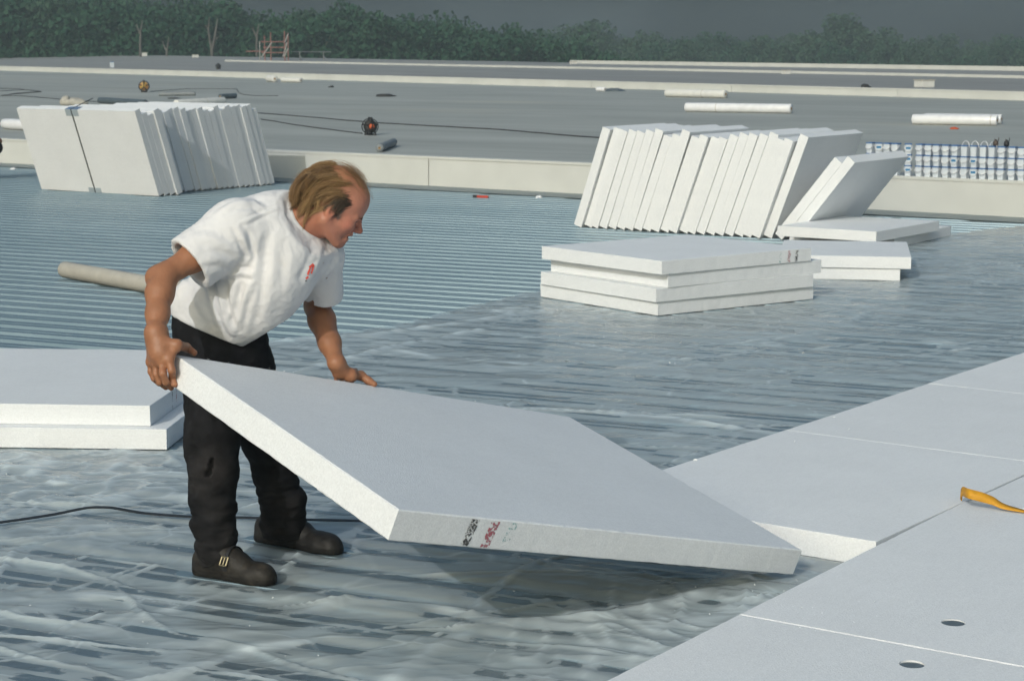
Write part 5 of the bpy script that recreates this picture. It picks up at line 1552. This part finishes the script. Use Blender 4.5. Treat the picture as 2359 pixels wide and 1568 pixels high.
cable([(600, 276), (680, 289), (760, 300), (835, 309)], .009, 'dark cable leading to the black reel with orange hub')
cable([(345, 212), (430, 206), (545, 206), (550, 214), (560, 219), (590, 222), (640, 222)], .008, 'thin cable looping away from the yellow faced reel')
cable([(0, 211), (60, 208), (95, 212), (40, 216), (0, 222), (50, 222), (140, 230), (230, 236), (330, 240)], .009, 'tangled dark cable lying behind the strapped boards')
cable([(0, 205), (45, 206), (96, 213), (20, 219)], .009, 'second loop of dark cable beside the tangled cable')
cable([(300, 233), (400, 242), (490, 249)], .008, 'thin cable running along the dark grey roll')

# ------------------------------------------------------------------ small things left on the roofs
def lump(p, sx, sy, sz, m, label, name, cat, seed, slope=None, n=10, group=None):
    z = slope.z(p) if slope else p[2]
    v = []; f = []; r = random.Random(seed)
    rows = ((0, 1.0), (.35, .96), (.7, .72), (.95, .35))
    for h, w in rows:
        for k in range(n):
            a = 2 * math.pi * k / n; q = w * r.uniform(.75, 1.15)
            v.append((math.cos(a) * sx * q, math.sin(a) * sy * q, h * sz * (r.uniform(.8, 1.2) if h else 1)))
    v.append((0, 0, sz))
    for i in range(3):
        for k in range(n): f.append((i * n + k, i * n + (k + 1) % n, (i + 1) * n + (k + 1) % n, (i + 1) * n + k))
    for k in range(n): f.append((3 * n + k, 3 * n + (k + 1) % n, 4 * n))
    f.append(tuple(range(n - 1, -1, -1)))
    o = obj(name, v, f, m); o.location = (p[0], p[1], z + .001); return tag(o, label, cat, group)
lump(ROOF_A.at(888, 223), .28, .16, .07, M_black, 'heap of black cloth lying alone on the grey roof', 'cloth_heap', 'cloth', 1, ROOF_A)
lump(ROOF_A.at(1415, 211), .30, .16, .08, M_darkroll, 'dark crumpled cloth beside the short white plastic roll', 'cloth_heap', 'cloth', 2, ROOF_A)
lump(ROOF_A.at(763, 202), .10, .1, .05, M_cable, 'small dark block lying on the grey roof', 'roof_block', 'block', 3, ROOF_A, 6)
lump(ROOF_A.at(2197, 298), .09, .09, .035, M_orange, 'small orange block on the grey roof near the rolls', 'roof_block', 'block', 4, ROOF_A, 6)
lump(ROOF_B.at(1992, 205), .14, .1, .12, M_black, 'small dark hose end on the far roof by the low upstand wall', 'hose_end', 'hose', 5, ROOF_B, 8)
lump(ROOF_A.at(400, 228), .2, .05, .03, M_black, 'black tool with red grip lying among the rolls', 'hand_tool', 'tool', 6, ROOF_A, 8)
for (x, y, sl, w, h, lab) in ((258, 156, ROOF_B, .16, .24, 'small pale blue tub on the low upstand wall'), (1810, 171, ROOF_B, .2, .1, 'pale square vent box on the far roof bay beside the thin strip'), (1320, 148, ROOF_B, .22, .08, 'pale vent box near the far roof edge'),
                              (2128, 201, ROOF_B, .35, .16, 'low concrete block on the far roof just behind the low wall'), (330, 130, ROOF_B, .4, .2, 'small pale block on the far roof bay'), (450, 133, ROOF_B, .3, .14, 'second small pale block on the far roof bay')):
    p = sl.at(x, y); root = empty('vent_box', p, .4); tag(root, lab, 'vent box', 'small boxes on the far roofs')
    MB().box((0, 0, h / 2), (w, w, h)).build('casing', M_whitefleece if 'tub' not in lab else M_bucket, root); MB().box((0, 0, h + .012), (w * 1.1, w * 1.1, .022)).build('cover', M_kraft if 'tub' not in lab else M_lid, root)
# red utility knife and scraps on the bare deck
def knife():
    p = G(1112, 456); root = empty('utility_knife', (p[0], p[1], .001), math.radians(-25)); tag(root, 'red utility knife lying on the bare deck near the upstand wall', 'knife')
    MB().box((0, 0, .016), (.16, .035, .03)).build('handle', M_red, root); MB().box((-.11, 0, .016), (.06, .038, .032)).build('grip_end', M_black, root); MB().box((.10, 0, .016), (.05, .014, .006)).build('blade', M_steelgrey, root)
knife()
for k, (x, y, s, lab) in enumerate(((1241, 456, .05, 'white foam scrap on the bare deck near the red knife'), (30, 391, .06, 'white rounded foam scrap on the deck by the strapped boards'), (684, 415, .07, 'white crumpled plastic scrap at the foot of the upstand wall'),
                                    (1602, 1060, .012, 'small white foam chip on the rim of the laid board'))):
    p = G(x, y, T if k == 3 else 0); lump((p[0], p[1], (T if k == 3 else 0) + .0), s, s * .7, s * .6, M_eps, lab, 'foam_scrap', 'scrap', 40 + k, None, 7)

def black_strap():
    pts = [(-60, 1224), (0, 1216), (130, 1200), (200, 1192), (260, 1190), (330, 1196), (430, 1202), (560, 1204), (700, 1209), (840, 1212), (1000, 1216)]
    W = [G(*p) for p in pts]; v = []; f = []; o = W[0]
    P = []
    for a, b in zip(W[:-1], W[1:]):
        for k in range(6): P.append(a + (b - a) * k / 6)
    for i, p in enumerate(P):
        lift = .02 + .02 * math.exp(-((i - 20) / 8) ** 2); t = P[min(i + 1, len(P) - 1)] - P[max(0, i - 1)]; s = np.array([-t[1], t[0], 0]); s /= np.linalg.norm(s)
        q = p - o
        for (w, h) in ((-.008, 0), (.008, .004), (.008, .007), (-.008, .003)): v.append((q[0] + s[0] * w, q[1] + s[1] * w, lift + h))
        if i:
            k = 4 * i
            for a in range(4): f.append((k - 4 + a, k - 4 + (a + 1) % 4, k + (a + 1) % 4, k + a))
    ob = obj('packing_strap', v, f, M_strapblk); ob.location = (o[0], o[1], 0)
    tag(ob, 'loose black packing strap trailing over the plastic sheet behind the man', 'strap')
black_strap()
def yellow_strap():
    z0 = T + .004
    pts = [(2216, 1152, 0), (2212, 1147, .012), (2217, 1141, .030), (2228, 1146, .040), (2250, 1152, .034), (2285, 1161, .020), (2310, 1170, .008), (2358, 1178, .002), (2420, 1186, .002), (2520, 1200, .002)]
    v = []; f = []; W = []
    for (x, y, h) in pts: W.append(G(x, y + h * 560, z0) + np.array([0, 0, h]))
    # smooth
    P = []
    for i in range(len(W) - 1):
        p0, p1, p2, p3 = W[max(i - 1, 0)], W[i], W[i + 1], W[min(i + 2, len(W) - 1)]
        for k in range(8):
            t = k / 8; P.append(.5 * ((2 * p1) + (-p0 + p2) * t + (2 * p0 - 5 * p1 + 4 * p2 - p3) * t * t + (-p0 + 3 * p1 - 3 * p2 + p3) * t ** 3))
    o = P[0]
    for i, p in enumerate(P):
        w_ = min(1, max(0, (i - 34) / 24)); side = np.array([.15, .45, .88]) * (1 - w_) + np.array([.35, .93, .06]) * w_; side = side / np.linalg.norm(side) * (.020 - .006 * w_)
        q = p - o + np.array([0, 0, abs(side[2])]); v += [tuple(q - side), tuple(q + side)]
        if i: f.append((2 * i - 2, 2 * i - 1, 2 * i + 1, 2 * i))
    ob = obj('webbing_strap', v, f, M_yellow, None, True); ob.location = o
    md = ob.modifiers.new('thickness', 'SOLIDIFY'); md.thickness = .0018
    tag(ob, 'flat yellow webbing strap with a folded loop lying on the laid boards', 'strap')
yellow_strap()

# polystyrene crumbs scattered about
def crumbs():
    r = random.Random(12); mb = MB()
    def bit(p, s):
        c = Vector(p); v = [c + Vector((r.uniform(-s, s), r.uniform(-s, s), r.uniform(0, 1.3 * s))) for _ in range(4)]; mb.add(v, [(0, 1, 2), (0, 2, 3), (0, 3, 1), (1, 3, 2)])
    for k in range(90): p = G(r.uniform(0, 2300), 800 + 760 * r.random() ** .7); bit((p[0], p[1], .02), r.uniform(.0022, .005))
    for k in range(60):
        p = G(1800 + r.gauss(0, 120), 1390 + r.gauss(0, 40), T); bit((p[0], p[1], T + .003), r.uniform(.002, .004))
    for k in range(40): t = r.random(); p = G(1530 + 800 * t, 1080 - 262 * t + r.uniform(2, 60), T); bit((p[0], p[1], T + .003), r.uniform(.002, .006))
    for k in range(25): t = r.random(); q = HB_A + HB_v * (.1 + 1.6 * t) ; bit(q + HB_n * .001 - HB_u * .003, r.uniform(.002, .0045))
    for k in range(40): p = G(r.uniform(1250, 1900), r.uniform(700, 860)); bit((p[0], p[1], .03), r.uniform(.005, .011))
    tag(mb.build('foam_crumbs', M_eps), 'tiny white foam crumbs scattered on the sheet and boards', 'crumbs', None, 'stuff')
crumbs()

# ------------------------------------------------------------------ far edge: guard rail, scaffold
def scaffold():
    p = I(612, 137, 96.0); root = empty('scaffold', (p[0], p[1], -9)); tag(root, 'rusty red tube scaffold tower standing beyond the far roof edge', 'scaffold')
    k = 96.0 / CAM_F
    def P(x, y, dy=0): q = I(x, y, 96.0 + dy); return Vector((q[0] - p[0], q[1] - p[1], q[2] + 9))
    def bar(name, a, b, r=.03, m=M_redsteel): MB().tube([a, b], r, 6).build(name, m, root)
    for dy in (0, 1.6):
        for (x, yt) in ((598, 96), (609, 83), (623, 75), (655, 72), (663, 77)):
            t = P(x, yt, dy); bar('standard', Vector((t.x, t.y, 0)), t, .032, M_redsteel if x % 2 else M_steelgrey)
        for (x0, x1, y) in ((600, 656, 97), (606, 656, 110), (602, 654, 122), (566, 612, 119)): bar('ledger', P(x0, y, dy), P(x1, y, dy))
    for (x0, y0, x1, y1) in ((602, 133, 626, 98), (652, 132, 661, 98), (656, 98, 664, 78), (655, 130, 664, 112)): bar('brace', P(x0, y0), P(x1, y1), .04, M_steelgrey)
    for y in (98, 111, 123):
        for x in (609, 655): bar('transom', P(x, y, 0), P(x, y, 1.6), .045)
scaffold()
def rail():
    q = ROOF_B.at(690, 139); root = empty('guard_rail', q); tag(root, 'thin grey guard rail with slanting stays at the far roof edge', 'guard rail')
    def P(x, y, h): w = ROOF_B.at(x, y); return Vector((w[0] - q[0], w[1] - q[1], w[2] - q[2] + h))
    for x in (690, 745): MB().tube([P(x, 139, 0), P(x, 139, .42)], .025, 6).build('post', M_steelgrey, root); MB().tube([P(x, 139, .2), P(x + 10, 141, 0)], .025, 6).build('stay', M_steelgrey, root)
    MB().tube([P(672, 138.5, .40), P(762, 139.5, .40)], .018, 6).build('top_rail', M_steelgrey, root)
rail()

# ------------------------------------------------------------------ wood beyond the roofs
def leaf_material(name, c1, c2):
    m, nt, b = new_mat(name)
    N = nt.nodes.new; L = nt.links.new
    tc = N('ShaderNodeTexCoord'); oi = N('ShaderNodeObjectInfo')
    at = N('ShaderNodeAttribute'); at.attribute_name = 'leaf'
    mx = N('ShaderNodeMix'); mx.data_type = 'RGBA'; mx.inputs[6].default_value = rgb(c1); mx.inputs[7].default_value = rgb(c2)
    ad = N('ShaderNodeMath'); ad.operation = 'MULTIPLY_ADD'; ad.inputs[1].default_value = .4; L(oi.outputs['Random'], ad.inputs[0])
    sc = N('ShaderNodeMath'); sc.operation = 'MULTIPLY'; sc.inputs[1].default_value = .6; L(at.outputs['Fac'], sc.inputs[0]); L(sc.outputs[0], ad.inputs[2])
    L(ad.outputs[0], mx.inputs[0]); L(mx.outputs[2], b.inputs['Base Color'])
    b.inputs['Roughness'].default_value = .7; b.inputs['Specular IOR Level'].default_value = .2
    return m
M_leaf = leaf_material('oak_leaves', (.011, .046, .025), (.024, .072, .036))
M_leaf2 = leaf_material('young_leaves', (.020, .056, .031), (.040, .080, .044))
M_bark = mat('grey_bark', (.11, .095, .075), .9, var=.3, scale=3)
M_palebark = mat('pale_bare_bark', (.10, .095, .085), .9, var=.2, scale=2)
def crown_mesh(seed, rx, rz, h0, nclump, nleaf, ls, m, sparse=1.0):
    r = np.random.RandomState(seed); V = []; tone = []
    cl = []
    for k in range(nclump):
        d = r.normal(size=3); d /= np.linalg.norm(d); q = d * r.uniform(.35, 1.0) ** .5; q = q * np.array([rx, rx, rz]) * r.uniform(.75, 1.0)
        cl.append((q + np.array([0, 0, h0 + rz]), r.uniform(.16, .32) * rx * sparse, r.random()))
    for (c, cr, t) in cl:
        d = r.normal(size=(nleaf, 3)); d /= np.linalg.norm(d, axis=1, keepdims=True); P = c + d * cr * (r.rand(nleaf, 1) ** .4) * np.array([1, 1, .75])
        a = r.normal(size=(nleaf, 3)); a[:, 2] *= .6; a /= np.linalg.norm(a, axis=1, keepdims=True); b = np.cross(a, r.normal(size=(nleaf, 3))); b /= np.linalg.norm(b, axis=1, keepdims=True)
        s = ls * r.uniform(.6, 1.3, size=(nleaf, 1))
        V.append(np.stack([P - a * s, P + b * s * .6, P + a * s, P - b * s * .6], 1).reshape(-1, 3)); tone.append(np.repeat(np.clip(.15 + t * .5 + r.rand(nleaf) * .2, 0, 1), 4))
    V = np.concatenate(V); tone = np.concatenate(tone); Q = np.arange(len(V)).reshape(-1, 4)
    me = bpy.data.meshes.new('crown'); me.vertices.add(len(V)); me.vertices.foreach_set('co', V.astype(np.float32).ravel()); me.loops.add(Q.size); me.loops.foreach_set('vertex_index', Q.astype(np.int32).ravel())
    me.polygons.add(len(Q)); me.polygons.foreach_set('loop_start', np.arange(0, Q.size, 4, dtype=np.int32)); me.polygons.foreach_set('loop_total', np.full(len(Q), 4, dtype=np.int32))
    at = me.attributes.new('leaf', 'FLOAT', 'POINT'); at.data.foreach_set('value', tone.astype(np.float32)); me.materials.append(m); me.update()
    return me, cl
def trunk_mesh(cl, H, r0, m, seed, nlimb=7):
    r = random.Random(seed); mb = MB(); top = Vector((r.uniform(-.4, .4), r.uniform(-.4, .4), H * .8))
    pts = [Vector((0, 0, 0)), Vector((.1, 0, H * .25)), top * .62, top]; mb.tube(pts, [r0, r0 * .75, r0 * .5, r0 * .15], 7)
    for k in range(nlimb):
        c = Vector(cl[(k * 5) % len(cl)][0]); b = top * r.uniform(.35, .8); mb.tube([b, (b + c) / 2 + Vector((0, 0, .3)), c], [r0 * .32, r0 * .2, r0 * .06], 5)
    return mb.mesh('trunk', m)
KIND = []
for k, (rx, rz, h0, m) in enumerate(((4.6, 5.0, 3.5, M_leaf), (5.4, 4.6, 3.0, M_leaf), (3.9, 5.6, 3.2, M_leaf2), (4.8, 5.2, 2.6, M_leaf), (4.0, 4.4, 4.0, M_leaf2))):
    me, cl = crown_mesh(200 + k, rx, rz, h0, 120, 110, .19, m); KIND.append((me, trunk_mesh(cl, h0 + 2 * rz, .28, M_bark, 300 + k), h0 + 2 * rz * .96))
def tree(p, ztop, k, label, group, name='tree', rz=0, wide=1.0):
    me, tr, H = KIND[k]; s = (ztop + 9) / H
    root = empty(name, (p[0], p[1], -9), rz); tag(root, label, 'tree', group)
    c = inst('crown', me, root); t = inst('trunk', tr, root)
    for o in (c, t): o.scale = (s * .85 * wide, s * .85 * wide, s)
def wood():
    r = random.Random(31)
    prof = [(-250, -40), (0, -25), (300, -18), (500, 4), (620, 22), (760, 12), (900, 28), (1000, 36), (1120, 46), (1220, 66), (1300, 84), (1380, 104), (1450, 128), (1560, 140)]
    def top(x): return float(np.interp(x, [p[0] for p in prof], [p[1] for p in prof]))
    x = -230
    # nearer wood on the left
    for row, (Y, dy, lab) in enumerate(((128, 14, 'leafy green tree in the front rank of the nearer wood'), (142, 0, 'leafy green tree in the deeper rank of the nearer wood'))):
        x = -230 - 20 * row
        while x < (1500 if row == 0 else 1420):
            Yk = Y + r.uniform(-4, 4); yt = top(x) + r.uniform(-6, 16) + dy; p = I(x, yt, Yk)
            tree(p, p[2], r.choice((0, 1, 3, 0, 1, 2)), lab, 'nearer wood rank %d' % (row + 1), rz=r.uniform(0, 6.28)); x += r.uniform(55, 95)
    # farther wood on the right
    prof2 = [(1150, 88), (1260, 66), (1350, 50), (1400, 68), (1450, 84), (1500, 76), (1640, 88), (1750, 82), (1850, 72), (1950, 78), (2050, 80), (2150, 86), (2250, 98), (2350, 88), (2600, 92)]
    for row, (Y, dy, lab) in enumerate(((186, 18, 'hazy green tree in the front rank of the farther wood'), (205, 0, 'hazy green tree in the deeper rank of the farther wood'))):
        x = 1180 + 15 * row
        while x < 2560:
            Yk = Y + r.uniform(-6, 6); yt = float(np.interp(x, [p[0] for p in prof2], [p[1] for p in prof2])) + r.uniform(-5, 10) + dy; p = I(x, yt, Yk)
            tree(p, p[2], r.choice((1, 3, 2, 4)), lab, 'farther wood rank %d' % (row + 1), rz=r.uniform(0, 6.28), wide=1.0); x += r.uniform(48, 80)
    p = I(1925, 48, 190); tree(p, p[2], 4, 'tall loose crowned tree rising above the farther wood', None, rz=1, wide=1.25)
    p = I(1350, 47, 196); tree(p, p[2], 2, 'tall rounded tree rising where the nearer wood ends', None, rz=2, wide=1.3)
    # bare pale trunks
    for k, (x, yt, yb, lab) in enumerate(((487, 38, 132, 'bare forked pale trunk standing in front of the wood by the scaffold'), (383, 88, 132, 'slim pale bare trunk in front of the wood'), (322, 48, 132, 'thin straight pale bare trunk in front of the nearer wood'), (590, 56, 128, 'short pale bare stem beside the scaffold'))):
        Y = 118.; a = I(x, yb, Y); b = I(x + (4 if k else 0), yt, Y); root = empty('bare_tree', (a[0], a[1], -9)); tag(root, lab, 'tree', 'bare trunks in the wood')
        h = b[2] + 9; L = lambda xx, yy: (lambda q: Vector((q[0] - a[0], 0, q[2] + 9)))(I(xx, yy, Y))
        MB().tube([(0, 0, 0), L(x + 1, (yb + yt) / 2 + 12), L(x + 2, yt + 26), L(x + 6, yt)] if k else [(0, 0, 0), L(488, 118), L(493, 96), L(498, 66), L(501, 44)], [.09, .08, .06, .03] if k else [.13, .11, .09, .06, .03], 6).build('trunk', M_palebark, root)
        mb = MB()
        if k == 0: mb.tube([L(489, 122), L(484, 98), L(480, 70), L(482, 40)], [.09, .08, .06, .03], 5); mb.tube([L(481, 75), L(476, 62), L(473, 58)], [.04, .03, .02], 5); mb.tube([L(493, 96), L(500, 88), L(506, 84)], [.05, .03, .02], 5)
        else: mb.tube([L(x + 1, yt + 30), L(x - 5, yt + 18), L(x - 8, yt + 8)], [.07, .05, .03], 5)
        mb.build('branch', M_palebark, root)
wood()

# ------------------------------------------------------------------ air
def haze():
    x, y0, y1, z0, z1 = 160, -14, 230, -10, 12
    v = [(-x, y0, z0), (x, y0, z0), (x, y1, z0), (-x, y1, z0), (-x, y0, z1), (x, y0, z1), (x, y1, z1), (-x, y1, z1)]
    m = bpy.data.materials.new('hazy_air'); m.use_nodes = True; nt = m.node_tree; nt.nodes.remove(nt.nodes['Principled BSDF'])
    pv = nt.nodes.new('ShaderNodeVolumePrincipled'); pv.inputs['Color'].default_value = rgb((.72, .88, .96)); pv.inputs['Density'].default_value = .0014; pv.inputs['Anisotropy'].default_value = .0
    nt.links.new(pv.outputs[0], nt.nodes['Material Output'].inputs['Volume'])
    o = obj('haze', v, [(3, 2, 1, 0), (4, 5, 6, 7), (0, 1, 5, 4), (1, 2, 6, 5), (2, 3, 7, 6), (3, 0, 4, 7)], m); tag(o, kind='stuff')
haze()
